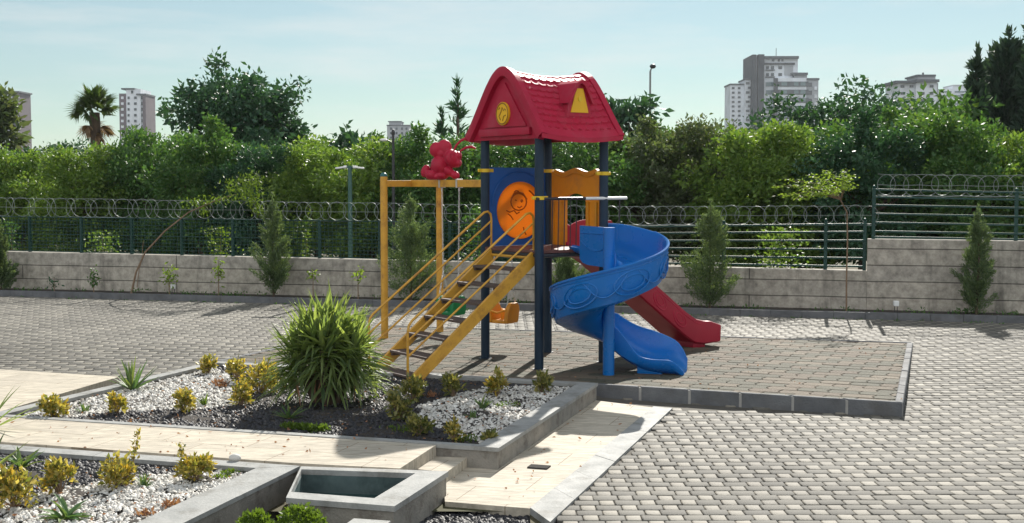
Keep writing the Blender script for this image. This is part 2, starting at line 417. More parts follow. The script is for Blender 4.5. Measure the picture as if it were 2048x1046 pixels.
def wall_material():
    """board-marked concrete: horizontal board lines, vertical pour joints, stains"""
    m, t, b = nodes_of('board_marked_concrete'); L = t.links
    tcn = t.nodes.new('ShaderNodeTexCoord')
    br = t.nodes.new('ShaderNodeTexBrick')
    br.offset = 0.37; br.inputs['Scale'].default_value = 1.0
    br.inputs['Brick Width'].default_value = 5.2; br.inputs['Row Height'].default_value = 0.26
    br.inputs['Mortar Size'].default_value = 0.010; br.inputs['Mortar Smooth'].default_value = 0.2
    br.inputs['Color1'].default_value = (0.40, 0.365, 0.31, 1); br.inputs['Color2'].default_value = (0.345, 0.32, 0.28, 1)
    br.inputs['Mortar'].default_value = (0.11, 0.10, 0.085, 1)
    uvm = t.nodes.new('ShaderNodeUVMap')
    nw = t.nodes.new('ShaderNodeTexNoise'); nw.inputs['Scale'].default_value = 1.2
    L.new(tcn.outputs['Object'], nw.inputs[0])
    va = t.nodes.new('ShaderNodeVectorMath'); va.operation = 'MULTIPLY_ADD'
    va.inputs[1].default_value = (0.02, 0.02, 0.02)
    L.new(nw.outputs[1], va.inputs[0]); L.new(tcn.outputs['UV'], va.inputs[2])
    L.new(va.outputs[0], br.inputs[0])
    n1 = t.nodes.new('ShaderNodeTexNoise'); n1.inputs['Scale'].default_value = 7; n1.inputs['Detail'].default_value = 9; n1.inputs['Roughness'].default_value = 0.7
    L.new(tcn.outputs['Object'], n1.inputs[0])
    mr = t.nodes.new('ShaderNodeMapRange'); mr.inputs[1].default_value = 0.25; mr.inputs[2].default_value = 0.75; mr.inputs[3].default_value = 0.42; mr.inputs[4].default_value = 1.5
    L.new(n1.outputs[0], mr.inputs[0])
    mx = t.nodes.new('ShaderNodeMix'); mx.data_type = 'RGBA'; mx.blend_type = 'MULTIPLY'; mx.inputs[0].default_value = 1
    L.new(br.outputs[0], mx.inputs[6]); L.new(mr.outputs[0], mx.inputs[7])
    mp3 = t.nodes.new('ShaderNodeMapping'); mp3.inputs['Scale'].default_value = (4.0, 4.0, 0.5)
    L.new(tcn.outputs['Object'], mp3.inputs[0])
    n4 = t.nodes.new('ShaderNodeTexNoise'); n4.inputs['Scale'].default_value = 1.3; n4.inputs['Detail'].default_value = 7; n4.inputs['Roughness'].default_value = 0.6
    L.new(mp3.outputs[0], n4.inputs[0])
    mr2 = t.nodes.new('ShaderNodeMapRange'); mr2.inputs[1].default_value = 0.52; mr2.inputs[2].default_value = 0.72; mr2.inputs[3].default_value = 1.0; mr2.inputs[4].default_value = 0.5
    L.new(n4.outputs[0], mr2.inputs[0])
    mx2 = t.nodes.new('ShaderNodeMix'); mx2.data_type = 'RGBA'; mx2.blend_type = 'MULTIPLY'; mx2.inputs[0].default_value = 1
    L.new(mx.outputs[2], mx2.inputs[6]); L.new(mr2.outputs[0], mx2.inputs[7])
    L.new(mx2.outputs[2], b.inputs['Base Color'])
    b.inputs['Roughness'].default_value = 0.85
    bp = t.nodes.new('ShaderNodeBump'); bp.inputs['Strength'].default_value = 0.5; bp.inputs['Distance'].default_value = 0.02
    L.new(n1.outputs[0], bp.inputs['Height']); L.new(bp.outputs[0], b.inputs['Normal'])
    return m
M_wall = wall_material()

def travertine():
    m, t, b = nodes_of('travertine'); L = t.links
    tcn = t.nodes.new('ShaderNodeTexCoord')
    mp1 = t.nodes.new('ShaderNodeMapping'); mp1.inputs['Rotation'].default_value = (0, 0, R(18)); 
    L.new(tcn.outputs['Object'], mp1.inputs[0])
    br = t.nodes.new('ShaderNodeTexBrick'); br.offset = 0.5
    br.inputs['Scale'].default_value = 1.0; br.inputs['Brick Width'].default_value = 0.75; br.inputs['Row Height'].default_value = 0.42
    br.inputs['Mortar Size'].default_value = 0.004
    br.inputs['Color1'].default_value = (0.53, 0.475, 0.385, 1); br.inputs['Color2'].default_value = (0.47, 0.42, 0.345, 1); br.inputs['Mortar'].default_value = (0.27, 0.22, 0.16, 1)
    L.new(mp1.outputs[0], br.inputs[0])
    mp2 = t.nodes.new('ShaderNodeMapping'); mp2.inputs['Rotation'].default_value = (0, 0, R(18)); mp2.inputs['Scale'].default_value = (2.0, 9.0, 4)
    L.new(tcn.outputs['Object'], mp2.inputs[0])
    n1 = t.nodes.new('ShaderNodeTexNoise'); n1.inputs['Scale'].default_value = 3; n1.inputs['Detail'].default_value = 9; n1.inputs['Roughness'].default_value = 0.72
    L.new(mp2.outputs[0], n1.inputs[0])
    mr = t.nodes.new('ShaderNodeMapRange'); mr.inputs[1].default_value = 0.3; mr.inputs[2].default_value = 0.7; mr.inputs[3].default_value = 0.55; mr.inputs[4].default_value = 1.18
    L.new(n1.outputs[0], mr.inputs[0])
    mx = t.nodes.new('ShaderNodeMix'); mx.data_type = 'RGBA'; mx.blend_type = 'MULTIPLY'; mx.inputs[0].default_value = 1
    L.new(br.outputs[0], mx.inputs[6]); L.new(mr.outputs[0], mx.inputs[7])
    L.new(mx.outputs[2], b.inputs['Base Color'])
    b.inputs['Roughness'].default_value = 0.75; b.inputs['Specular IOR Level'].default_value = 0.2
    bp = t.nodes.new('ShaderNodeBump'); bp.inputs['Strength'].default_value = 0.25; bp.inputs['Distance'].default_value = 0.01
    L.new(n1.outputs[0], bp.inputs['Height']); L.new(bp.outputs[0], b.inputs['Normal'])
    return m
M_trav = travertine()
def water_material():
    m, t, b = nodes_of('pool_water')
    b.inputs['Base Color'].default_value = (0.012, 0.045, 0.045, 1); b.inputs['Roughness'].default_value = 0.06
    n = t.nodes.new('ShaderNodeTexNoise'); n.inputs['Scale'].default_value = 14
    bp = t.nodes.new('ShaderNodeBump'); bp.inputs['Strength'].default_value = 0.12; bp.inputs['Distance'].default_value = 0.01
    t.links.new(n.outputs[0], bp.inputs['Height']); t.links.new(bp.outputs[0], b.inputs['Normal'])
    return m
M_water = water_material()
M_poolwall = mk('pool_lining', (0.10, 0.14, 0.14), (0.06, 0.09, 0.095), 5, 0.4, dirt=(0.03, 0.05, 0.05), dscale=4)

# ------------------------------------------------------------------ polygon helpers
def inside(poly, x, y):
    n = len(poly); c = np.zeros(np.shape(x), bool)
    j = n - 1
    for i in range(n):
        xi, yi = poly[i][0], poly[i][1]; xj, yj = poly[j][0], poly[j][1]
        if yi != yj:
            c ^= ((yi > y) != (yj > y)) & (x < (xj - xi) * (y - yi) / (yj - yi) + xi)
        j = i
    return c
def inset(poly, ws):
    """offset each edge i (i -> i+1) inwards by ws[i]"""
    n = len(poly)
    P2 = [Vector((p[0], p[1])) for p in poly]
    area = sum(P2[i].x * P2[(i + 1) % n].y - P2[(i + 1) % n].x * P2[i].y for i in range(n))
    sgn = 1 if area > 0 else -1
    lines = []
    for i in range(n):
        a, b = P2[i], P2[(i + 1) % n]
        d = (b - a).normalized(); nrm = Vector((-d.y, d.x)) * sgn
        lines.append((a + nrm * ws[i], d))
    out = []
    for i in range(n):
        a, d = lines[i - 1]; c, e = lines[i]
        den = d.x * e.y - d.y * e.x
        if abs(den) < 1e-6:
            out.append(c); continue
        w = c - a
        out.append(a + d * ((w.x * e.y - w.y * e.x) / den))
    return out
def ring(mb, outer, inner, z0, z1):
    n = len(outer)
    vs = [(p[0], p[1], z) for z in (z0, z1) for p in outer] + [(p[0], p[1], z) for z in (z0, z1) for p in inner]
    fs = []
    for i in range(n):
        k = (i + 1) % n
        ob, ot, ib, it = 0, n, 2 * n, 3 * n
        fs += [(ob + i, ob + k, ot + k, ot + i), (ib + i, it + i, it + k, ib + k), (ot + i, ot + k, it + k, it + i), (ob + i, ib + i, ib + k, ob + k)]
    return mb.add(vs, fs)
def xy(v): return (v[0], v[1])

# ------------------------------------------------------------------ ground levels
ZN = -0.11
def zg(y):
    y = np.asarray(y, float)
    return np.where(y < 12.4, ZN, np.where(y > 16.2, 0.0, ZN * (16.2 - y) / 3.8))

mat_poly = [G(430, 725), G(760, 653), G(1826, 688), G(1806, 810)]          # play mat corners: front-left, back-left, back-right, front-right
MFL, MBL, MBR, MFR = [Vector((p.x, p.y)) for p in mat_poly]

ZT = 0.06                                                                    # terrace / rim level
A1, B1, C1, D1 = G(-30, 830, ZT), G(428, 722, ZT), G(1196, 766, ZT), G(997, 896, ZT)
bed1 = [xy(A1), xy(B1), xy(C1), xy(D1)]
bed1_in = inset(bed1, [0.13, 0.13, 0.19, 0.08])

# wall line (front face foot) and kerb line
KL = Vector(G(-40, 591).xy); KR = Vector(G(2088, 648).xy)
wdir = (KR - KL).normalized(); wn = Vector((-wdir.y, wdir.x))                # wn points away from the camera
def wl(px, off):
    """point on the line parallel to the kerb at distance off, seen at photo column px"""
    d = ray(px, 560); d2 = Vector((d.x, d.y))
    a = KL + wn * off
    den = d2.x * wdir.y - d2.y * wdir.x
    t = (a.x * wdir.y - a.y * wdir.x) / den
    return d2 * t
# ground sheet with a sunken gap in the near garden
def ground_sheet():
    xs = [-2500, -6.0, 0.12, 2500]; ys = [-60, 0.5, 8.35, 12.4, 16.2, 5000]
    mb = MB(); vs = []; fs = []
    for y in ys:
        for x in xs:
            vs.append((x, y, float(zg(y)) - 0.035))
    for j in range(len(ys) - 1):
        for i in range(3):
            if i == 1 and j == 1: continue
            a = j * 4 + i
            fs.append((a, a + 1, a + 5, a + 4))
    mb.add(vs, fs)
    return mb
struct(ground_sheet().build('ground', M_field))
mb = MB()
mb.add([(-9, 5, -0.016 + ZN), (10.5, 5, -0.016 + ZN), (10.5, 12.4, -0.016 + ZN), (-9, 12.4, -0.016 + ZN)], [(0, 1, 2, 3)]) if False else None
def joint_bed():
    mb = MB()
    for (xa, xb, ya, yb) in ((0.4, 13, 3, 12.4), (-16, -4.3, 9.2, 12.4), (-16, 13, 12.4, 16.2)):
        mb.add([(xa, ya, float(zg(ya)) - 0.014), (xb, ya, float(zg(ya)) - 0.014), (xb, yb, float(zg(yb)) - 0.014), (xa, yb, float(zg(yb)) - 0.014)], [(0, 1, 2, 3)])
    a = KL - wdir * 6; b = KR + wdir * 6
    mb.add([(-16, 16.2, -0.014), (13, 16.2, -0.014), (b.x, max(b.y, 16.2), -0.014), (a.x, a.y, -0.014)], [(0, 1, 2, 3)])
    return mb
struct(joint_bed().build('paving_bed', M_joint))

# lower path and kerb
pathL = [G(1186, 800, ZN), G(1307, 815, ZN), G(1062, 1017, ZN), G(890, 1003, ZN), G(880, 890, ZN)]
kerb_in0, kerb_in1 = G(1307, 815, ZN), G(1060, 1019, ZN)
kerb_out0, kerb_out1 = G(1345, 818, ZN), G(1100, 1048, ZN)

def pavers(which):
    pitch, rowh = 0.28, 0.13
    small, large = 0.104, 0.176
    wd_ = small if which == 0 else large
    rot = R(0.6)
    c, s = math.cos(rot), math.sin(rot)
    O = np.array([3.7, 11.6])
    I, J = np.meshgrid(np.arange(-70, 40), np.arange(-56, 108), indexing='ij')
    lx = I * pitch + (J % 2) * pitch * 0.5 + (pitch * 0.5 if which else 0.0); ly = J * rowh
    X = O[0] + lx * c - ly * s; Y = O[1] + lx * s + ly * c
    X, Y = X.ravel(), Y.ravel()
    a = KL + wn * 0.02
    keep = ((X - a.x) * wn.x + (Y - a.y) * wn.y < 0.03) & (Y > 5.5) & (X > -13.5) & (X < 10.5)
    matp = inset([xy(p) for p in mat_poly], [0.12] * 4)
    keep &= ~inside(matp, X, Y)
    b1 = inset(bed1, [0.13] * 4)
    keep &= ~inside(b1, X, Y)
    # garden side: everything left of the path kerb and in front of the terrace edge
    ko0, ko1 = kerb_out0, kerb_out1
    side = (ko1.x - ko0.x) * (Y - ko0.y) - (ko1.y - ko0.y) * (X - ko0.x)     # >0 : garden side
    t0, t1 = G(-60, 733, 0), G(236, 755, 0)
    tz = (t1.x - t0.x) * (Y - t0.y) - (t1.y - t0.y) * (X - t0.x)              # <0 : nearer than the terrace edge
    m1 = inside([xy(G(-30, 830, 0)), xy(G(428, 722, 0)), xy(MFR), xy(ko0), xy(ko1), (-1, 4), (-20, 4), (-20, float(A1.y))], X, Y)
    ab = np.array([A1.x, A1.y]); bb = np.array([B1.x, B1.y])
    leftA = ((bb[0] - ab[0]) * (Y - ab[1]) - (bb[1] - ab[1]) * (X - ab[0])) > 0.0
    fr = (MFR - MFL)
    frontside = (fr.x * (Y - MFL.y) - fr.y * (X - MFL.x)) < 0
    drop = m1 | (frontside & ~leftA & (side < 0) & (X < 1.2)) | (leftA & (tz < -0.05))
    keep &= ~drop
    X, Y = X[keep], Y[keep]
    n = len(X)
    zc = zg(Y) + RNG.normal(0, 0.0012, n)
    tx, ty = RNG.normal(0, 0.010, n), RNG.normal(0, 0.012, n)
    jx, jy = RNG.normal(0, 0.0014, n), RNG.normal(0, 0.0014, n)
    yaw = RNG.normal(0, 0.008, n)
    g = 0.0028
    def rect(d):
        hx, hy = wd_ / 2 - d, rowh / 2 - d
        return np.array([(-hx, -hy), (hx, -hy), (hx, hy), (-hx, hy)])
    rings = ((rect(g + 0.0085), 0.0), (rect(g + 0.003), -0.0030), (rect(g), -0.0085), (rect(g), -0.03))
    V = np.zeros((n, 16, 3), np.float32)
    cy, sy = np.cos(rot + yaw)[:, None], np.sin(rot + yaw)[:, None]
    for li, (pr, dz) in enumerate(rings):
        ax, ay = pr[:, 0], pr[:, 1]
        V[:, li * 4:li * 4 + 4, 0] = (X + jx)[:, None] + ax * cy - ay * sy
        V[:, li * 4:li * 4 + 4, 1] = (Y + jy)[:, None] + ax * sy + ay * cy
        V[:, li * 4:li * 4 + 4, 2] = zc[:, None] + dz + tx[:, None] * ax + ty[:, None] * ay
    F = [(0, 1, 2, 3)]
    for li in range(3):
        for i in range(4):
            i2 = (i + 1) % 4
            F.append((li * 4 + i2, li * 4 + i, li * 4 + 4 + i, li * 4 + 4 + i2))
    FF = (np.array(F, np.int32)[None] + (np.arange(n) * 16)[:, None, None]).reshape(-1)
    return np_mesh('paving', V.reshape(-1, 3), FF, 4)
struct(link('paving', pavers(0), M_paver_l))
struct(link('paving', pavers(1), M_paver))

# ------------------------------------------------------------------ play mat
def play_mat():
    mats = [MB(), MB()]
    rot = math.atan2((MFR - MFL).y, (MFR - MFL).x)
    tw, th = 0.30, 0.19
    d = Vector((math.cos(rot), math.sin(rot))); e = Vector((-d.y, d.x))
    inner = inset([xy(p) for p in mat_poly], [0.055, 0.0, 0.055, 0.055])
    base = MB().prism([tuple(p) for p in inset([xy(p) for p in mat_poly], [0.05] * 4)], -0.2, 0.004)
    struct(base.build('mat_bed', M_joint))
    for j in range(0, 30):
        for i in range(-2, 30):
            cx = MFL + d * ((i + 0.5) * tw + (j % 2) * tw * 0.5) + e * ((j + 0.5) * th)
            # keep whole tiles, clip by clamping against the mat outline
            hw, hh = tw / 2 - 0.003, th / 2 - 0.003
            def outline(dd):
                pts = []
                a, b = hw - dd, hh - dd
                zz = 0.03
                for (px, py) in ((-a, -b), (0, -b + 0), (a, -b), (a - zz, 0), (a, b), (0, b), (-a, b), (-a - zz, 0)):
                    pts.append(cx + d * px + e * py)
                return pts
            pl = outline(0); pt = outline(0.006)
            cc = np.array([[p.x, p.y] for p in pl])
            ins = inside([tuple(p) for p in inner], cc[:, 0], cc[:, 1])
            if not ins.any():
                continue
            if not ins.all():
                # pull outside points to the outline along the line to the centre
                c_in = inside([tuple(p) for p in inner], np.array([cx.x]), np.array([cx.y]))[0]
                if not c_in:
                    ctr = Vector((float(cc[ins].mean(0)[0]), float(cc[ins].mean(0)[1])))
                else:
                    ctr = cx
                def clip(p):
                    if inside([tuple(q) for q in inner], np.array([p.x]), np.array([p.y]))[0]:
                        return p
                    lo, hi = 0.0, 1.0
                    for _ in range(14):
                        mid = (lo + hi) / 2; q = ctr + (p - ctr) * mid
                        if inside([tuple(w) for w in inner], np.array([q.x]), np.array([q.y]))[0]: lo = mid
                        else: hi = mid
                    return ctr + (p - ctr) * lo
                pl = [clip(p) for p in pl]; pt = [clip(p) for p in pt]
            z = 0.014 + random.gauss(0, 0.0012)
            col = (i + (j // 2)) % 2
            if random.random() < 0.16: col = 1 - col
            tl = random.gauss(0, 0.004)
            n = len(pl)
            vs = [(p.x, p.y, z + tl * (p - cx).dot(e)) for p in pt] + [(p.x, p.y, z - 0.006) for p in pl] + [(p.x, p.y, -0.01) for p in pl]
            fs = [tuple(range(n))] + [(i2, (i2 + 1) % n, n + (i2 + 1) % n, n + i2)[::-1] for i2 in range(n)] + [(n + i2, n + (i2 + 1) % n, 2 * n + (i2 + 1) % n, 2 * n + i2)[::-1] for i2 in range(n)]
            mats[col].add(vs, fs)
    for mbx, mt, nm in ((mats[0], M_tile_pink, 'play_mat'), (mats[1], M_tile_green, 'play_mat')):
        me = bpy.data.meshes.new(nm); me.from_pydata([tuple(v) for v in mbx.v], [], mbx.f); me.update()
        struct(link(nm, me, mt))
play_mat()
def mat_kerb():
    """kerb stones round the mat, one structure, stones with open joints"""
    mb = MB()
    cs = [MFL, MBL, MBR, MFR]
    ins = inset([tuple(c) for c in cs], [0.06, 0.05, 0.075, 0.06])
    out = cs
    for i in range(4):
        a, b = out[i], out[(i + 1) % 4]; ai, bi = ins[i], ins[(i + 1) % 4]
        L_ = (b - a).length; n = max(1, round(L_ / 0.5))
        for k in range(n):
            g = 0.009 / L_
            t0, t1 = k / n + (g if k else 0), (k + 1) / n - (g if k < n - 1 else 0)
            q = [a.lerp(b, t0), a.lerp(b, t1), ai.lerp(bi, t1), ai.lerp(bi, t0)]
            top = 0.022 + random.gauss(0, 0.0015)
            bm = bmesh.new()
            vs = [bm.verts.new((p.x, p.y, z)) for z in (-0.28, top) for p in q]
            for f in ((0, 1, 2, 3), (4, 5, 6, 7), (0, 1, 5, 4), (1, 2, 6, 5), (2, 3, 7, 6), (3, 0, 4, 7)):
                bm.faces.new([vs[x] for x in f])
            bmesh.ops.recalc_face_normals(bm, faces=bm.faces)
            bmesh.ops.bevel(bm, geom=list(bm.edges), offset=0.008, segments=1, affect='EDGES')
            bm.verts.index_update()
            mb.add([v.co for v in bm.verts], [[v.index for v in f.verts] for f in bm.faces])
            bm.free()
        # mortar core
    core = inset([tuple(c) for c in cs], [0.004] * 4)
    struct(ring(MB(), inset([tuple(c) for c in cs], [0.003] * 4), inset([tuple(c) for c in cs], [0.05] * 4), -0.27, 0.012).build('kerb_mortar', mk('pale_mortar', (0.34, 0.33, 0.31), (0.27, 0.26, 0.25), 12, 0.9)))
    return struct(mb.build('mat_kerb', M_curb))
mat_kerb()

# ------------------------------------------------------------------ near garden: path, terrace, beds, pool
struct(MB().prism([xy(p) for p in pathL], -0.34, ZN).build('lower_path', M_trav))
def strip(a0, a1, b0, b1, z0, z1, n, gap=0.003):
    mb = MB()
    for k in range(n):
        t0, t1 = k / n, (k + 1) / n
        q = [a0.lerp(a1, t0), a0.lerp(a1, t1), b0.lerp(b1, t1), b0.lerp(b1, t0)]
        c = sum((Vector(p.xy) for p in q), Vector((0, 0))) / 4
        L_ = (a1 - a0).length / n
        dd = (Vector(a1.xy) - Vector(a0.xy)).normalized() * gap
        q = [Vector(q[0].xy) + dd, Vector(q[1].xy) - dd, Vector(q[2].xy) - dd, Vector(q[3].xy) + dd]
        mb.prism([tuple(p) for p in q], z0, z1 + random.gauss(0, 0.001))
    return mb
struct(strip(kerb_in0, kerb_in1, kerb_out0, kerb_out1, -0.34, ZN + 0.012, 7).build('path_kerb', M_marble))

# terrace (upper path): flush with the rims
E1, E2 = G(872, 888.5, ZT), G(800, 935, ZT)
terr = [G(-120, 823, ZT), A1, D1.lerp(A1, 0.0)]
tz = ZT - 0.006
up = [xy(G(-260, 815, tz)), xy(A1)]
dd = (Vector(D1.xy) - Vector(A1.xy))
pD = Vector(A1.xy) + dd * ((872 + 30) / (997 + 30.0)) * 0.94
up += [xy(E1), xy(E2), xy(G(590, 926, tz)), xy(G(-80, 878, tz)), xy(G(-260, 866, tz))]
struct(MB().prism(up, -0.3, tz).build('upper_path', M_trav))
struct(MB().prism([xy(G(-260, 722, tz)), xy(G(238, 753, tz)), xy(A1), xy(G(-260, 880, tz))], -0.2, tz - 0.002).build('entrance_path', M_trav))
# marble edging at the terrace end and the single step down
struct(MB().prism([xy(G(826, 936, -0.03)), xy(G(863, 911, -0.03)), xy(G(934, 914, -0.03)), xy(G(893, 943, -0.03))], -0.3, -0.035).build('path_step', M_trav))

def planter(name, outer, widths, z0, z1, label, mat_top, extra=None):
    inn = inset(outer, widths)
    t = thing(name, label, 'planter wall', (outer[0][0] * 0.25 + outer[1][0] * 0.25 + outer[2][0] * 0.25 + outer[3][0] * 0.25, sum(p[1] for p in outer) / 4, z0))
    body_o = inset(outer, [0.012] * 4)
    mb = ring(MB(), [tuple(p) for p in body_o], [tuple(p) for p in inset(outer, [w - 0.012 for w in widths])], z0, z1 - 0.03)
    mb.build('wall', M_render, t)
    # coping: mitred slabs with fine joints
    mc = MB(); n = len(outer)
    for i in range(n):
        a, b = Vector(outer[i]), Vector(outer[(i + 1) % n]); ai, bi = Vector(inn[i]), Vector(inn[(i + 1) % n])
        k = max(1, round((b - a).length / 0.9))
        for s in range(k):
            g = 0.0018 / (b - a).length
            t0, t1 = s / k + (g if s else 0), (s + 1) / k - (g if s < k - 1 else 0)
            mc.prism([tuple(a.lerp(b, t0)), tuple(a.lerp(b, t1)), tuple(ai.lerp(bi, t1)), tuple(ai.lerp(bi, t0))], z1 - 0.03, z1 + random.gauss(0, 0.0006))
    mc.build('coping', mat_top, t)
    shift(t)
    return inn
bed1_in = planter('planter_wall', bed1, [0.13, 0.13, 0.19, 0.08], -0.3, ZT, 'low grey marble-topped wall round the large bed with the big yucca', M_marble)
Q0, Q1, Q2, Q3 = G(-150, 878, ZT), G(600, 931.5, ZT), G(322, 1068, ZT), G(-150, 1068, ZT)
bed2 = [xy(Q0), xy(Q1), xy(Q2), xy(Q3)]
bed2_in = planter('planter_wall', bed2, [0.15, 0.27, 0.12, 0.12], -0.6, ZT, 'low grey marble-topped wall round the front bed left of the pool', M_marble)
# pool box
pq = [G(602, 933, ZT), G(897, 943, ZT), G(789, 1013, ZT), G(572, 996, ZT)]
pool_o = [xy(p) for p in pq]
def pool():
    t = thing('pool', 'small rectangular water basin with grey marble rim beside the path', 'pool', (sum(p[0] for p in pool_o) / 4, sum(p[1] for p in pool_o) / 4, -0.6))
    ws = [0.09, 0.20, 0.15, 0.014]
    inn = inset(pool_o, ws)
    ring(MB(), [tuple(p) for p in inset(pool_o, [0.012] * 4)], [tuple(p) for p in inset(pool_o, [w - 0.01 for w in ws])], -0.6, ZT - 0.035).build('wall', M_render, t)
    ring(MB(), [tuple(p) for p in inset(pool_o, [w - 0.009 for w in ws])], [tuple(p) for p in inset(pool_o, [w + 0.004 for w in ws])], -0.5, ZT - 0.036).build('lining', M_poolwall, t)
    ring(MB(), pool_o, [tuple(p) for p in inn], ZT - 0.035, ZT + 0.002).build('coping', M_marble, t)
    w = inset(pool_o, [x - 0.002 for x in ws])
    MB().prism([tuple(p) for p in w], -0.5, ZT - 0.16).build('water', M_water, t)
    shift(t)
pool()
# sunken strip in front of the pool
struct(MB().prism([(-6.2, 0.6), (0.3, 0.6), (0.3, 8.5), (-6.2, 8.5)], -0.5, -0.30).build('sunken_soil', M_soil))
tag(MB().bbox(P(735, 1038, 7.45) + Vector((0, -0.12, -0.16)), (0.24, 0.24, 0.32), R(-14), 0.008).build('stone_block', M_marble), 'pale stone block in front of the small pool, cut by the picture edge', 'stone block')
bb = bpy.data.objects['stone_block']
struct(MB().prism([(-1.3, 0.6), (0.28, 0.6), (0.28, 8.62), (-1.3, 8.62)], -0.29, -0.185).build('gravel_bed', M_soil))
# beds fill
def bed_fill(inn, z, name):
    mb = MB()
    P2 = [Vector(p) for p in inn]
    n = 26; rows = []
    for i in range(n + 1):
        row = []
        for j in range(n + 1):
            a = P2[0].lerp(P2[1], i / n); b = P2[3].lerp(P2[2], i / n)
            p = a.lerp(b, j / n)
            e = min(i, n - i, j, n - j)
            row.append((p.x, p.y, z + (0.012 * math.sin(p.x * 5) * math.cos(p.y * 4.3) + random.gauss(0, 0.006)) * (1 if e > 0 else 0)))
        rows.append(row)
    mb.grid(rows)
    return struct(mb.build(name, M_soil, smooth='all'))
ZB = 0.015
bed_fill(bed1_in, ZB, 'bed_soil'); bed_fill(bed2_in, ZB, 'bed_soil')

def rocks(name, pts, size, mat, lab=None):
    """stones as squashed octahedra-based pebbles, all one ground cover"""
    n = len(pts)
    base = np.array([(1, 0, 0), (0.5, 0.87, 0), (-0.5, 0.87, 0), (-1, 0, 0), (-0.5, -0.87, 0), (0.5, -0.87, 0), (0.1, 0.05, 0.75), (0.5, 0.4, 0.55), (-0.45, 0.4, 0.55), (0.0, -0.6, 0.55)], float)
    F = []
    tris = [(6, 7, 8), (6, 8, 9), (6, 9, 7), (0, 1, 7), (1, 2, 7), (2, 8, 7), (2, 3, 8), (3, 4, 8), (4, 9, 8), (4, 5, 9), (5, 0, 9), (0, 7, 9)]
    ang = RNG.uniform(0, 6.28, n); s = size * RNG.uniform(0.55, 1.5, n)
    V = np.zeros((n, len(base), 3))
    jit = RNG.normal(0, 0.16, (n, len(base), 3))
    b = base[None] + jit
    ca, sa = np.cos(ang)[:, None], np.sin(ang)[:, None]
    sx = RNG.uniform(0.7, 1.2, n)[:, None]
    x = b[..., 0] * sx
    V[..., 0] = pts[:, 0][:, None] + s[:, None] * (x * ca - b[..., 1] * sa)
    V[..., 1] = pts[:, 1][:, None] + s[:, None] * (x * sa + b[..., 1] * ca)
    V[..., 2] = pts[:, 2][:, None] + s[:, None] * b[..., 2] * RNG.uniform(0.7, 1.25, n)[:, None]
    FF = (np.array(tris)[None] + (np.arange(n) * len(base))[:, None, None]).reshape(-1)
    me = np_mesh(name, V.reshape(-1, 3), FF, 3)
    o = link(name, me, mat); struct(o, 'stuff')
    return o
def scatter(poly, n, avoid=None, only=None, z=ZB):
    xs = [p[0] for p in poly]; ys = [p[1] for p in poly]
    x = RNG.uniform(min(xs), max(xs), n); y = RNG.uniform(min(ys), max(ys), n)
    k = inside(poly, x, y)
    wob = 0.05 * np.sin(x * 9 + y * 4) + 0.04 * np.sin(y * 13 - x * 5)
    if only is not None:
        kk = np.zeros_like(k)
        for q in only: kk |= inside(q, x + wob, y + wob)
        k &= kk
    if avoid is not None:
        for q in avoid: k &= ~(inside(q, x + wob, y + wob) & (RNG.random(n) > 0.012))
    x, y = x[k], y[k]
    return np.stack([x, y, np.full(len(x), z) + RNG.uniform(0, 0.010, len(x))], 1)
white1 = [xy(G(a, b, ZB)) for a, b in ((20, 833), (120, 806), (237, 783), (320, 757), (400, 738), (470, 748), (500, 790), (450, 815), (350, 824), (230, 824), (150, 836))]
white2 = [xy(G(a, b, ZB)) for a, b in ((840, 812), (900, 793), (960, 778), (1110, 770), (1190, 765), (1000, 896), (920, 884), (870, 862), (820, 836))]
white3 = [xy(G(a, b, ZB)) for a, b in ((-80, 1060), (-80, 1010), (100, 985), (200, 966), (300, 952), (430, 946), (530, 936), (300, 1062))]
b1i = [tuple(p) for p in inset([tuple(p) for p in bed1_in], [0.012] * 4)]
b2i = [tuple(p) for p in inset([tuple(p) for p in bed2_in], [0.012] * 4)]
rocks('white_pebbles', np.concatenate([scatter(b1i, 27000, only=[white1, white2]), scatter(b2i, 13500, only=[white3])]), 0.0138, M_pebble_w)
rocks('black_pebbles', np.concatenate([scatter(b1i, 16000, avoid=[white1, white2]), scatter(b2i, 9000, avoid=[white3])]), 0.016, M_pebble_k)
pit = [xy(G(872, 1010, -0.28)), xy(G(1075, 1022, -0.28)), (0.2, 6.5), (-0.6, 6.5)]
rocks('black_pebbles', scatter([xy(G(860, 1000, -0.18)), xy(G(1085, 1015, -0.18)), (0.25, 6.5), (-0.8, 6.5)], 5000, z=-0.185), 0.018, M_pebble_k)
tag(MB().bbox(G(1078, 935, ZN) + Vector((0, 0, 0.004)), (0.16, 0.11, 0.014), R(-18), 0.003).build('drain_cover', mk('drain_iron', (0.03, 0.03, 0.03), (0.05, 0.045, 0.04), 20, 0.95, spec=0.1)), 'small dark square drain cover in the pale lower path', 'drain cover')
rk = MB().ball(G(470, 921, ZT) + Vector((0, 0, 0.02)), (0.045, 0.035, 0.03), 10, 7).build('white_stone', M_pebble_w, smooth='all')
tag(rk, 'single white stone lying on the grey rim of the front bed', 'stone')

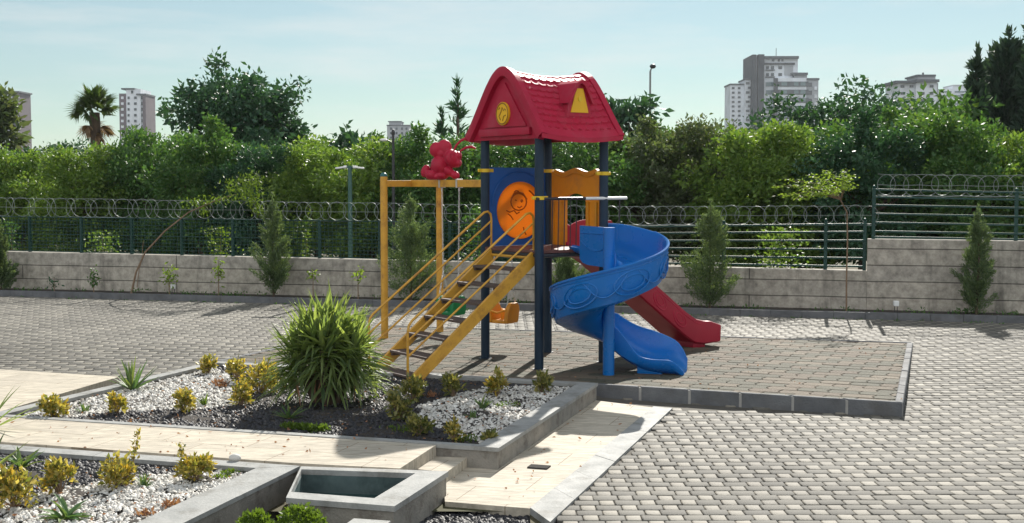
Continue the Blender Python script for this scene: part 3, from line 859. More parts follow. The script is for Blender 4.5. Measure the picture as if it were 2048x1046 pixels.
# ------------------------------------------------------------------ play tower
N0 = G(1078, 741, 0.0); N0 = Vector((N0.x, N0.y, 0))
TA = R(35.7)
U = Vector((math.cos(TA), math.sin(TA), 0)); V = Vector((-math.sin(TA), math.cos(TA), 0)); ZZ = Vector((0, 0, 1))
PA, PB = 0.92, 1.05
def T(u, v, z=0.0):
    return N0 + U * u + V * v + ZZ * z
MUV = Matrix((U, V, ZZ)).transposed()
GZ = 0.016                                     # top of the rubber mat
ZD = 1.335                                     # deck level
tower = thing('play_tower', 'playground climbing tower with red tiled roof, blue spiral slide, red slide and ochre stairs', 'play tower', T(PA / 2, PB / 2, 0))
ctr_post = []
for (u, v, top) in ((0, 0, 2.66), (PA, 0, 2.66), (0, PB, 2.66), (PA, PB, 2.66)):
    mb = MB().tube([T(u, v, 0.0), T(u, v, top)], 0.051, 20)
    post = mb.build('post', M_post, tower, smooth=True)
    MB().tube([T(u, v, 0.0), T(u, v, 0.02)], 0.075, 18).build('base_flange', M_dark, post, smooth=True)
    zc = {(0, 0): zat(396, N0.y), (PA, 0): zat(347, 14.3), (0, PB): zat(341, 14.6), (PA, PB): zat(342, 15.1)}[(u, v)]
    cl = MB().tube([T(u, v, zc - 0.02), T(u, v, zc + 0.02)], 0.06, 18)
    sx = 1 if u == 0 else -1
    cl.bbox(T(u, v, zc) + (U if (u, v) != (0, PB) else U) * (0.075 * sx), (0.07, 0.035, 0.04), TA, 0.004)
    cl.bbox(T(u, v, zc) - (U) * (0.07 * sx), (0.05, 0.03, 0.036), TA, 0.004)
    cl.build('clamp', M_yellow_clamp, post, smooth=True)
dk = MB().bbox(T(PA / 2, PB / 2, ZD - 0.02), (PA + 0.06, PB + 0.06, 0.035), TA, 0.006)
deck = dk.build('deck', M_deck, tower)
fr = MB()
for (a, b) in (((0, 0), (PA, 0)), ((PA, 0), (PA, PB)), ((PA, PB), (0, PB)), ((0, PB), (0, 0))):
    fr.tube([T(a[0], a[1], ZD - 0.06), T(b[0], b[1], ZD - 0.06)], 0.026, 8)
fr.build('deck_frame', M_dark, deck)

# --- roof
RO, RL, RW = -0.13, 1.165, 0.725
ZA, ZE = 3.345, 2.60
prof = [(0, 0), (.06, .004), (.12, .022), (.22, .078), (.32, .165), (.43, .285), (.56, .45), (.70, .635), (.80, .765), (.87, .85), (.94, .93), (1.0, 1.0)]
def proff(t):
    for i in range(len(prof) - 1):
        if t <= prof[i + 1][0]:
            a = (t - prof[i][0]) / (prof[i + 1][0] - prof[i][0])
            return prof[i][1] + a * (prof[i + 1][1] - prof[i][1])
    return 1.0
def roof_pt(s, t, d=0.0):
    """s along the ridge 0..RL, t -1..1 across, d outward offset"""
    at = abs(t)
    f = proff(at)
    sag = 0.06 * math.sin(math.pi * s / RL) * (1 - 0.75 * at)
    e = 0.012
    df = (proff(min(1, at + e)) - proff(max(0, at - e))) / (min(1, at + e) - max(0, at - e)) * (ZA - ZE) / RW
    nx, nz_ = df, 1.0
    ln = math.hypot(nx, nz_); nx /= ln; nz_ /= ln
    sg = 1 if t >= 0 else -1
    vv = PB / 2 + t * RW + sg * nx * d
    zz = ZA - (ZA - ZE) * f - sag - 0.03 * math.sin(math.pi * s / RL) * at ** 4 + nz_ * d
    return T(RO + s, vv, zz)
def shingle(s, t):
    """raised scalloped shingle courses"""
    at = abs(t)
    # arc position
    k = proff(at) * 0.72 + at * 0.28
    if k < 0.0 or k > 0.9 or s < 0.085 or s > RL - 0.085: 
        edge = 0.020 if (s < 0.07 or s > RL - 0.07) else (0.012 if k > 0.9 else 0)
        return edge
    nrow = 10
    c0 = k / 0.9 * nrow
    row = int(c0)
    colf = s / 0.105 + 0.5 * (row % 2)
    wave = 0.30 * abs(math.sin(math.pi * colf)) ** 0.7
    c = c0 + 0.30 - wave
    row = int(c); fr_ = c - row
    h = 0.020 * fr_ ** 0.8 * min(1, k / 0.12)
    cc = s / 0.105 + 0.5 * (row % 2)
    if abs(cc - round(cc)) < 0.05: h *= 0.45
    return h
NS, NTT = 170, 190
ss = [RL * i / NS for i in range(NS + 1)]
tt = [-1 + 2 * j / NTT for j in range(NTT + 1)]
mb = MB()
mb.grid([[roof_pt(s, t, 0.012 + shingle(s, t)) for t in tt] for s in ss])
roof = mb.build('roof', M_red, tower, smooth=50)
# thick underside, barge boards and eaves
mb = MB()
tcs = [-1 + 2 * j / 40 for j in range(41)]
for (s0, s1) in ((0.0, 0.075), (RL - 0.075, RL)):
    o0 = [roof_pt(s0, t, 0.033) for t in tcs]; o1 = [roof_pt(s1, t, 0.033) for t in tcs]
    i0 = [roof_pt(s0, t, -0.075) for t in tcs]; i1 = [roof_pt(s1, t, -0.075) for t in tcs]
    mb.grid([o0, o1]); mb.grid([i1, i0])
    e0 = s0 + (0.0 if s0 == 0 else 0)
    mid0 = [roof_pt(s0 + (-0.012 if s0 == 0 else 0.0), t, -0.02) for t in tcs]
    mid1 = [roof_pt(s1 + (0.012 if s1 == RL else 0.0), t, -0.02) for t in tcs]
    mb.grid([i0, mid0, o0]); mb.grid([o1, mid1, i1])
    for te in (0, -1):
        mb.add([o0[te], o1[te], i1[te], i0[te]], [(0, 1, 2, 3)])
# eave bands
for sg in (-1, 1):
    a = [roof_pt(s, sg * 1.0, 0.022) for s in ss[::6]]; b = [roof_pt(s, sg * 0.985, -0.06) for s in ss[::6]]
    c = [roof_pt(s, sg * 0.9, -0.055) for s in ss[::6]]
    d_ = [roof_pt(s, sg * 1.0, 0.022) - ZZ * 0.05 for s in ss[::6]]
    mb.grid([a, d_, b, c])
mb.grid([[roof_pt(s, t, -0.03) for t in tcs] for s in ss[::10]])
mb.build('barge_board', M_red, roof, smooth=50)
# gable panels with the round window
for (s0, side) in ((0.055, -1), (RL - 0.055, 1)):
    pts = [roof_pt(s0, t, -0.05) for t in tcs]
    mb = MB(); mb.extrude(pts, U * (0.035 * (1 if side < 0 else -1)))
    # raised inner triangle and cross beam
    tri = [T(RO + s0 - 0.0, PB / 2 + x * RW, ZA - (ZA - ZE) * y) for x, y in ((-0.56, 0.86), (0, 0.20), (0.56, 0.86))]
    mb.extrude(tri, U * (0.02 * side))
    cbm = T(RO + s0 + 0.012 * side, PB / 2, ZE + 0.045)
    mb.bbox(cbm, (0.06, RW * 1.35, 0.085), TA, 0.012)
    mb.build('gable', M_red, roof, smooth=30)
    if side < 0:
        ctr = T(RO + s0 - 0.020, PB / 2 + 0.015, zat(228, 14.2))
        mb = MB()
        rim = []
        for k in range(36):
            q = 2 * math.pi * k / 36
            rim.append(ctr + V * (0.125 * math.cos(q)) + ZZ * (0.13 * math.sin(q)))
        mb.extrude(rim, -U * 0.022)
        win = mb.build('gable_window', M_yellow, roof, smooth=30)
        ml = MB()
        for pts_ in ([(-.06, -.03), (-.02, .02), (.0, .07), (.03, .03)], [(.01, -.08), (.03, -.03), (.07, -.02)], [(-.07, .05), (-.04, .07)], [(-.03, -.07), (-.05, -.04)], [(.045, .05), (.07, .035)]):
            ml.tube([ctr - U * 0.022 + V * (-x) + ZZ * y for x, y in pts_], 0.007, 6)
        ml.tube([ctr - U * 0.022 + V * (0.112 * math.cos(q / 20 * 6.2832)) + ZZ * (0.117 * math.sin(q / 20 * 6.2832)) for q in range(20)], 0.008, 6, closed=True)
        ml.build('relief_lines', mk('yellow_relief', (0.30, 0.14, 0.008), (0.26, 0.12, 0.008), 4, 0.5), roof, smooth=True)
# dormer on the near slope
du = 0.60 + RO + 0.06
zb, zt = zat(229, 14.05), zat(166, 14.05)
vfront = PB / 2 - 0.56
def dz(u, v, z): return T(u, v, z)
dm = MB()
wb, wt = 0.175, 0.045
outl = [(-wb, zb - 0.02), (wb, zb - 0.02), (wb * 0.86, zb + 0.14), (wt, zt - 0.03), (0, zt), (-wt, zt - 0.03), (-wb * 0.86, zb + 0.14)]
dm.extrude([T(du + x, vfront, z) for x, z in outl], V * 0.40)
capo = [(-wb * 1.06, zb + 0.12), (-wt * 1.6, zt - 0.005), (0, zt + 0.03), (wt * 1.6, zt - 0.005), (wb * 1.06, zb + 0.12), (wb * 0.9, zb + 0.12), (wt, zt - 0.03), (0, zt - 0.005), (-wt, zt - 0.03), (-wb * 0.9, zb + 0.12)]
dm.extrude([T(du + x, vfront - 0.05, z) for x, z in capo], V * 0.45)
dorm = dm.build('dormer', M_red, roof, smooth=30)
dw = MB().extrude([T(du + x, vfront - 0.012, z) for x, z in ((-0.125, zb + 0.02), (0.125, zb + 0.02), (0.048, zt - 0.062), (-0.048, zt - 0.062))], V * 0.03)
dw.build('dormer_window', M_yellow, roof)
MB().tube([T(du, vfront - 0.02, zb + 0.17), T(du, vfront + 0.02, zb + 0.17)], 0.028, 12).build('window_boss', M_yellow_clamp, roof)

# --- blue panel with the orange disc, far left side (between the left and the far post)
zp0, zp1 = ZD + 0.0, zat(335, 14.65)
dcu, dcz = 0.49, zat(421, 14.75)
pan = MB()
def panel_ring():
    u0, u1 = 0.05, PA - 0.05
    angs = sorted([2 * math.pi * k / 64 for k in range(64)] + [math.atan2(z - dcz, u - dcu) % (2 * math.pi) for u in (u0, u1) for z in (zp0, zp1)])
    ri, ro = [], []
    for q in angs:
        c, s_ = math.cos(q), math.sin(q)
        ri.append((dcu + 0.325 * c, dcz + 0.33 * s_))
        k = min([((u1 if c > 0 else u0) - dcu) / c if abs(c) > 1e-6 else 9, ((zp1 if s_ > 0 else zp0) - dcz) / s_ if abs(s_) > 1e-6 else 9])
        ro.append((dcu + k * c, dcz + k * s_))
    n = len(angs)
    vs = [T(u, PB + w, z) for w in (-0.015, 0.015) for r_ in (ro, ri) for u, z in r_]
    fs = []
    for i in range(n):
        j = (i + 1) % n
        fs += [(i, j, n + j, n + i), (2 * n + i, 3 * n + i, 3 * n + j, 2 * n + j), (i, 2 * n + i, 2 * n + j, j), (n + i, n + j, 3 * n + j, 3 * n + i)]
    pan.add(vs, fs)
panel_ring()
# raised arch beads
dc = T(0.49, PB - 0.02, zat(421, 14.75))
pan.tube([dc + U * (0.40 * math.cos(k / 18 * math.pi)) + ZZ * (0.06 + 0.40 * math.sin(k / 18 * math.pi)) for k in range(19)], 0.012, 6)
panel = pan.build('side_panel', M_bluepanel, tower, smooth=30)
hole = [dc + U * (0.335 * math.cos(k / 44 * 6.2832)) + ZZ * (0.34 * math.sin(k / 44 * 6.2832)) - V * 0.012 for k in range(44)]
dsk = MB().extrude(hole, V * 0.022)
disc = dsk.build('disc', M_orange, panel, smooth=30)
def rl(pts_, r=0.008): MB().tube([dc - V * 0.014 + U * x + ZZ * y for x, y in pts_], r, 6).build('relief', M_orange_line, panel, smooth=True)
rl([(-.03 + .115 * math.cos(a / 16 * 6.2832), .10 + .10 * math.sin(a / 16 * 6.2832)) for a in range(17)])
rl([(-.14, .14), (-.10, .20), (-.04, .215), (.03, .20), (.09, .13)], 0.009)
rl([(-.10, .215), (-.07, .235), (-.03, .225)], 0.008)
rl([(.0, .115), (.018, .125), (.03, .11), (.015, .098), (0, .11)], 0.008)
rl([(-.085, .115), (-.075, .125), (-.062, .115)], 0.006)
rl([(-.05, .045), (-.02, .03), (.015, .05)], 0.007)
rl([(-.21, .0), (-.16, -.02), (-.10, .0), (-.06, -.04), (-.02, -.02)], 0.008)
rl([(-.19, -.04), (-.15, -.06), (-.11, -.11)], 0.007)
rl([(.12, .235), (.16, .21), (.20, .17)], 0.010)
rl([(.04, -.20), (.05, -.25), (.08, -.29)], 0.008)

# --- orange arched panel, right far side (between the far and the right post)
za1 = zat(338, 14.75)
def arch():
    pts_ = []
    v0, v1 = 0.075, PB - 0.075
    n = 24
    top = []
    for k in range(n + 1):
        t = k / n
        z = za1 + 0.022 * math.cos(t * 4 * math.pi) * 1.0 - 0.012
        if t < 0.06 or t > 0.94: z -= 0.03
        top.append((v0 + (v1 - v0) * t, z))
    a0, a1 = 0.30, 0.70
    arc = []
    zs = zat(402, 14.75)
    for k in range(13):
        q = math.pi * k / 12
        arc.append((PB * 0.5 + 0.20 * math.cos(q), zs + 0.09 * math.sin(q)))
    poly = [(v0, ZD)] + top + [(v1, ZD), (PB * 0.5 + 0.20, ZD)] + arc + [(PB * 0.5 - 0.20, ZD)]
    mb = MB()
    mb.extrude([T(PA, v, z) for v, z in poly], U * 0.045)
    # ribs on the legs and the bead below the crest
    for v in (0.12, 0.27, PB - 0.12, PB - 0.27):
        mb.bbox(T(PA - 0.012, v, (ZD + zs) / 2), (0.03, 0.035, zs - ZD - 0.02), TA, 0.008)
    mb.tube([T(PA - 0.006, v, z - 0.06) for v, z in top[2:-2]], 0.012, 6)
    return mb
arch().build('arch_panel', M_orange_p, tower, smooth=30)

# --- guard rail on the near right side
zb_ = zat(397, 14.05)
gb = MB().tube([T(-0.06, -0.035, zb_), T(0.62, -0.035, zb_)], 0.017, 10)
gr = gb.build('guard_rail', M_dark, tower, smooth=True)
MB().tube([T(0.62, -0.035, zb_), T(1.235, -0.035, zb_)], 0.018, 12).build('rail_sleeve', M_white, gr, smooth=True)
for k in range(5):
    u = 0.16 + 0.085 * k
    MB().tube([T(u, -0.02, ZD - 0.06), T(u, -0.035, zb_)], 0.0065, 6).build('rod', M_dark, gr)
MB().tube([T(1.13, -0.035, zb_), T(1.13, -0.03, ZD + 0.18)], 0.010, 6).build('rod', M_dark, gr)

# --- spiral slide
PC = G(1217, 752, 0.0); PC = Vector((PC.x, PC.y, 0))
pole_top = zat(455, PC.y)
spl = MB()
RM = 0.338
th0 = math.degrees(TA)
def sect(c, l, zf, hi, ho, tw=1.0):
    """trough section: c centre (xy), l outward direction, zf floor height, wall heights inner / outer"""
    pts_ = [(-.262, hi), (-.252, hi * .5), (-.225, .045), (-.15, .008), (0, 0), (.10, .008), (.19, .045), (.240, .12), (.262, .20 if ho > .2 else ho * .8), (.270, ho - .008), (.277, ho + .004),
            (.292, ho + .010), (.305, ho + .002), (.305, ho - .016), (.288, ho - .02), (.284, ho * .55), (.268, .06), (.235, -.02 * tw), (.16, -.052 * tw), (0, -.06 * tw), (-.17, -.052 * tw), (-.25, -.02 * tw), (-.275, hi * .5), (-.275, hi)]
    return [Vector((c.x + l.x * a, c.y + l.y * a, zf + b)) for a, b in pts_]
rows = []
info = []
# straight entry, heading -V
u_mid = (PC - N0).dot(U) + RM
v_pc = (PC - N0).dot(V)
for k in range(9):
    a = k / 8
    v = 0.02 + (v_pc - 0.02) * a
    c = T(u_mid, v)
    zf = ZD + 0.0 - 0.13 * a ** 1.5
    rows.append((c, U.copy(), zf, 0.03 if a < 0.28 else 0.25 * (1 - a) + 0.16 * a, 0.27 + 0.06 * a))
# helix clockwise, exit heading mostly +X, a little towards the camera
thE = -284.0
n = 84
zS, zX = ZD - 0.13, 0.33
for k in range(1, n + 1):
    a = k / n
    th = R(th0 + (thE - th0) * a)
    l = Vector((math.cos(th), math.sin(th), 0))
    c = PC + l * RM
    # slightly slower at the start and the end
    zf = zS + (zX - zS) * (a * 0.92 + 0.08 * (3 * a * a - 2 * a ** 3))
    rows.append((c, l, zf, 0.16, 0.34 - 0.07 * max(0, (a - 0.75) / 0.25)))
# exit
thx = R(thE); l = Vector((math.cos(thx), math.sin(thx), 0)); hd = Vector((math.sin(thx), -math.cos(thx), 0))
c0 = PC + l * RM
LX = 0.64
for k in range(1, 17):
    a = k / 16
    c = c0 + hd * (LX * a)
    zf = 0.33 + (0.115 - 0.33) * (1 - (1 - min(1, a * 1.25)) ** 2) if a < 0.8 else 0.115
    hi = 0.16 + 0.05 * math.sin(min(1, a / 0.3) * math.pi) - 0.0
    q_ = min(1, max(0, (a - 0.10) / 0.45)); q_ = q_ * q_ * (3 - 2 * q_)
    hi = 0.24 + (0.07 - 0.24) * q_
    ho = 0.27 + 0.03 * min(1, a / 0.5) - 0.09 * max(0, (a - 0.6) / 0.4) ** 1.5
    rows.append((c, l, zf, hi, ho, 1 + 0.75 * a))
pr = [sect(*r) for r in rows]
# rounded lip at the end
cE, lE, zE = rows[-1][0], rows[-1][1], rows[-1][2]
endrow = []
for a in range(1, 4):
    sft = hd * (0.05 * a); sc_ = 1 - 0.10 * a * a / 3
    endrow.append([Vector((cE.x, cE.y, 0)) + sft + lE * (((p - cE).dot(lE)) * sc_) + ZZ * (zE - 0.012 * a * a + (p.z - zE) * (1 - 0.13 * a)) for p in pr[-1]])
allr = pr + endrow
m_ = len(allr[0])
vs = [p for r in allr for p in r]
fs = [(i * m_ + j, i * m_ + (j + 1) % m_, (i + 1) * m_ + (j + 1) % m_, (i + 1) * m_ + j) for i in range(len(allr) - 1) for j in range(m_)]
fs += [tuple(range(m_)), tuple((len(allr) - 1) * m_ + j for j in range(m_ - 1, -1, -1))]
spl.add(vs, fs)
# foot under the exit
ft = c0 + hd * 0.42
spl.bbox(Vector((ft.x, ft.y, 0.05)), (0.28, 0.34, 0.13), math.atan2(hd.y, hd.x), 0.03)
spiral = spl.build('spiral_slide', M_blue, tower, smooth=40)
MB().tube([PC + ZZ * 0.0, PC + ZZ * pole_top], 0.062, 24).build('pole', M_blue, spiral, smooth=True)
# embossed ovals and bands on the outside of the trough
emb = MB()
def outer_pt(k, h):
    """point on the outer skin at row position k (float), height fraction h of the wall"""
    i = max(0, min(len(rows) - 2, int(k))); f = k - i
    def one(j):
        c, l, zf, hi, ho = rows[j][:5]
        if h > 0.25: o = .286 + 0.0 * h; dzv = ho * h
        else: o = .286 - .061 * ((0.25 - h) / 0.5) ** 1.1 - 0.0; dzv = ho * h
        return Vector((c.x + l.x * o, c.y + l.y * o, zf + dzv))
    return one(i).lerp(one(i + 1), f)
for kc in (22, 36, 50, 64, 78):
    for (wk, wh) in ((4.9, 0.36), (3.2, 0.22)):
        emb.tube([outer_pt(kc + wk * math.cos(q / 28 * 6.2832), 0.42 + wh * math.sin(q / 28 * 6.2832)) for q in range(28)], 0.009, 6, closed=True)
for kc in (15, 29, 43, 57, 71, 85):
    emb.tube([outer_pt(kc - 6 + 12 * q / 16, 0.80 - 0.62 * math.sin(q / 16 * math.pi)) for q in range(17)], 0.008, 6)
emb.tube([outer_pt(k * 0.5, 0.86) for k in range(16, 184)], 0.008, 6)
emb.build('emboss', M_blue, spiral, smooth=True)
# near entry cheek
ck = MB()
cu = u_mid - 0.268
chk = [(-0.20, ZD - 0.10), (-0.20, ZD + 0.27), (v_pc + 0.04, ZD + 0.26), (v_pc + 0.04, ZD - 0.15), (v_pc + 0.16, ZD - 0.17), (-0.34, ZD - 0.16), (-0.25, ZD - 0.14)]
ck.extrude([T(cu, v, z) for v, z in chk], -U * 0.03)
ck.tube([T(cu - 0.032, -0.22 + (v_pc + 0.22) * a / 10, ZD + 0.10 - 0.10 * math.sin(a / 10 * math.pi)) for a in range(11)], 0.009, 6)
ck.tube([T(cu - 0.032, -0.22 + (v_pc + 0.22) * a / 10, ZD + 0.19) for a in range(11)], 0.009, 6)
ck.build('entry_cheek', M_blue, spiral, smooth=30)

# --- straight red slide along +U
rs = MB()
def sl_floor(a):
    # a: distance from the deck edge
    pts_ = [(0, 1.33), (0.12, 1.31), (0.25, 1.23), (1.55, 0.30), (1.72, 0.20), (1.86, 0.165), (2.12, 0.155)]
    for i in range(len(pts_) - 1):
        if a <= pts_[i + 1][0]:
            f = (a - pts_[i][0]) / (pts_[i + 1][0] - pts_[i][0])
            return pts_[i][1] + f * (pts_[i + 1][1] - pts_[i][1])
    return pts_[-1][1]
VS, WS = PB * 0.5, 0.235
rows2 = []
for k in range(54):
    a = 2.12 * k / 53
    zf = sl_floor(a)
    h = 0.17 + 0.10 * max(0, 1 - a / 0.3)
    if a > 1.95: h = 0.17 - 0.05 * (a - 1.95) / 0.17
    fl = 0.03 * max(0, (a - 1.80) / 0.32)
    dn = 0.13
    if a > 1.7: dn = 0.13 - 0.04 * (a - 1.7) / 0.42
    w = WS + fl
    pts_ = [(-w + .02, h), (-w + .03, .05), (-w + .08, 0), (w - .08, 0), (w - .03, .05), (w - .02, h), (w - .005, h + .012), (w + .015, h + .005), (w + .02, h - .02), (w + .012, -dn + .02), (w - .01, -dn), (-w + .01, -dn), (-w - .012, -dn + .02), (-w - .02, h - .02), (-w - .015, h + .005), (-w + .005, h + .012)]
    rows2.append([T(PA + 0.02 + a, VS + b, zf + c) for b, c in pts_])
m_ = len(rows2[0])
vs = [p for r in rows2 for p in r]
fs = [(i * m_ + j, i * m_ + (j + 1) % m_, (i + 1) * m_ + (j + 1) % m_, (i + 1) * m_ + j) for i in range(len(rows2) - 1) for j in range(m_)]
fs += [tuple(range(m_)), tuple((len(rows2) - 1) * m_ + j for j in range(m_ - 1, -1, -1))]
rs.add(vs, fs)
rs.bbox(T(PA + 1.84, VS, 0.05), (0.22, 0.42, 0.12), TA, 0.03)
# outward lip at the foot
rs.bbox(T(PA + 2.13, VS, 0.17), (0.06, 0.50, 0.16), TA, 0.025)
slide = rs.build('straight_slide', M_red_tr, tower, smooth=35)
em = MB()
for a0 in (0.45, 0.78, 1.11, 1.44):
    for r_ in (0.095, 0.055):
        em.tube([T(PA + 0.02 + a0 + r_ * 1.1 * math.cos(q / 20 * 6.2832), VS - WS - 0.013, sl_floor(a0 + r_ * math.cos(q / 20 * 6.2832)) + 0.03 + r_ * math.sin(q / 20 * 6.2832)) for q in range(20)], 0.009, 6, closed=True)
em.tube([T(PA + 0.02 + a, VS - WS - 0.016, sl_floor(a) + 0.13) for a in [0.3 + 0.05 * i for i in range(34)]], 0.007, 6)
em.build('emboss', M_red, slide, smooth=True)
# hood cheeks at the deck
hd_ = MB()
for sv in (-1, 1):
    arcp = [(0.0, ZD)] + [(0.32 - 0.32 * math.cos(q / 10 * math.pi / 2), ZD + 0.16 + 0.16 * math.sin(q / 10 * math.pi / 2) if q < 11 else 0) for q in range(11)] + [(0.42, ZD + 0.16), (0.42, ZD)]
    hd_.extrude([T(PA + 0.05 + x, VS + sv * 0.21, z - 0.02) for x, z in arcp], V * (0.02 * sv))
hd_.build('entry_cheek', M_red_tr, slide, smooth=30)

# --- stairs on the near left side, heading -U
SV0, SV1 = 0.10, 0.90
ST = 1.56
z_top = ZD - 0.07; kz = z_top / ST
stairs = MB()
def sp(s, v, z): return T(-s - 0.02, v, z)
st_parts = []
fl_ = MB().tube([sp(0.0, SV0, ZD - 0.09), sp(0.0, SV1, ZD - 0.09)], 0.016, 8)
stair = fl_.build('stairs', M_ypaint, tower, smooth=True)
for v in (SV0, SV1):
    mb = MB()
    q = [(-0.02, z_top + 0.07), (-0.02, z_top - 0.10), (ST - 0.10, 0.0), (ST + 0.09, 0.0)]
    mb.extrude([sp(s, v - 0.02, z) for s, z in q], V * 0.04)
    mb.build('stringer', M_ypaint, stair)
for k in range(7):
    s = 0.17 + k * (ST - 0.24) / 6.0
    z = z_top - kz * s - 0.005
    mb = MB().bbox(sp(s, (SV0 + SV1) / 2, z), (0.21, SV1 - SV0 - 0.045, 0.028), TA, 0.006)
    for v in (SV0 + 0.05, SV1 - 0.05):
        mb.bbox(sp(s + 0.02, v, z - 0.03), (0.15, 0.03, 0.03), TA, 0.004)
    mb.build('tread', M_tread, stair)
for v in (SV0 - 0.01, SV1 + 0.01):
    mb = MB()
    rt = [1.755, 1.60, 1.445]
    kr = (1.755 - 0.575) / 1.60
    # outer hoop: up post, bend, long rail, bottom post
    hoop = [sp(-0.01, v, z_top + 0.0), sp(-0.01, v, 1.66), sp(0.0, v, 1.715), sp(0.04, v, 1.745), sp(0.09, v, 1.735)]
    hoop += [sp(s, v, 1.80 - kr * s) for s in (0.14, 0.8, 1.56)]
    hoop += [sp(1.60, v, 0.60), sp(1.615, v, 0.52), sp(1.615, v, 0.0)]
    mb.tube(hoop, 0.0135, 10)
    for off in (0.165, 0.33):
        mb.tube([sp(0.0, v, 1.795 - off), sp(1.61, v, 1.795 - off - kr * 1.61)], 0.0115, 8)
    mb.build('handrail', M_ypaint, stair, smooth=True)

# --- swing frame
zbm = zat(367.5, 15.5)
S1 = G(769.5, 676, GZ); S2 = G(880, 663, GZ)
S1 = Vector((S1.x, S1.y, 0)); S2 = Vector((S2.x, S2.y, 0))
Fp = T(0.0, PB) + U * 0.02
BL = S1.lerp(S2, 0.5); BR = T(0.62, PB + 0.10)
sw = MB().tube([S1 + ZZ * zbm, S2 + ZZ * zbm], 0.042, 4)
def sqbeam(a, b, h, w):
    d = (b - a); rz = math.atan2(d.y, d.x)
    return ((a + b) / 2, (d.length, w, h), rz)
frame = MB().bbox(*sqbeam(S1 + ZZ * zbm, S2 + ZZ * (zbm + 0.002), 0.085, 0.07), 0.006)
frm = frame.build('swing_frame', M_ypaint, tower)
MB().bbox(*sqbeam(BL + ZZ * (zbm + 0.003), BR + ZZ * (zbm + 0.003), 0.092, 0.08), 0.006).build('beam', M_ypaint, frm)
MB().tube([S1, S1 + ZZ * zat(352, S1.y)], 0.048, 20).build('post', M_ypaint, frm, smooth=True)
MB().ball(S1 + ZZ * zat(352, S1.y), (0.05, 0.05, 0.045), 16, 8).build('post_cap', mk('teal_cap', (0.02, 0.12, 0.12), (0.015, 0.10, 0.10), 5, 0.35), frm, smooth='all')
MB().tube([S2, S2 + ZZ * (zbm - 0.02)], 0.048, 20).build('post', M_ypaint, frm, smooth=True)
def on_beam(px):
    d = ray(px, 367); d2 = Vector((d.x, d.y)); w = Vector((BR - BL).xy); a = Vector(BL.xy)
    den = d2.x * w.y - d2.y * w.x
    t = (a.x * w.y - a.y * w.x) / den
    q = d2 * t
    return Vector((q.x, q.y, zbm))
bdir = (BR - BL).normalized(); bperp = Vector((-bdir.y, bdir.x, 0))

# red bug figure riding the beam
fc = on_beam(886)
kf = fc.y / F_PX
def fp(px, py, dy=0.0):
    p = P(px, py, fc.y + dy); return p
fig = MB()
def blob(px, py, rx, ry, dy=0.0, th=0.10, rot=0):
    fig.ball(fp(px, py, dy), (rx * kf, th, ry * kf), 18, 12, Matrix.Rotation(R(rot), 3, 'Y'))
blob(879, 331, 18, 20, 0, 0.13)
blob(882, 351, 16, 9, 0, 0.11)
blob(872, 299, 13, 15, -0.02, 0.06, 15)
blob(889, 295, 15, 16, -0.02, 0.06, -10)
blob(882, 307, 12, 10, -0.02, 0.06)
blob(905, 317, 16, 19, -0.06, 0.13, -25)
blob(915, 326, 9, 9, -0.06, 0.11)
blob(917, 312, 7, 10, -0.04, 0.12)
blob(851, 342, 9, 13, 0.02, 0.05, 20)
blob(862, 350, 12, 10, -0.04, 0.08)
blob(898, 343, 13, 9, -0.06, 0.07, 35)
blob(910, 350, 10, 8, -0.08, 0.06, 20)
blob(871, 354, 9, 6, -0.03, 0.08)
fg = fig.build('bug_figure', M_red, frm, smooth='all')
rmod = fg.modifiers.new('remesh', 'REMESH'); rmod.mode = 'VOXEL'; rmod.voxel_size = 0.008; rmod.use_smooth_shade = True
smod = fg.modifiers.new('smooth', 'SMOOTH'); smod.iterations = 1; smod.factor = 0.5
for pts_ in ([(907, 302), (913, 290), (922, 281), (932, 276.5), (941, 276)], [(916, 308), (922, 301), (932, 295), (943, 293.5), (952, 297)]):
    MB().tube([fp(x, y, -0.05) for x, y in pts_], [0.012, 0.014, 0.017, 0.020, 0.012], 10).build('feeler', M_red, frm, smooth=True)
# eye bump lines on the face
ml = MB()
ml.tube([fp(905 + 5 * math.cos(a / 12 * 6.28), 311 + 6 * math.sin(a / 12 * 6.28), -0.19) for a in range(12)], 0.006, 6, closed=True)
ml.build('eye_ring', M_red, frm, smooth=True)

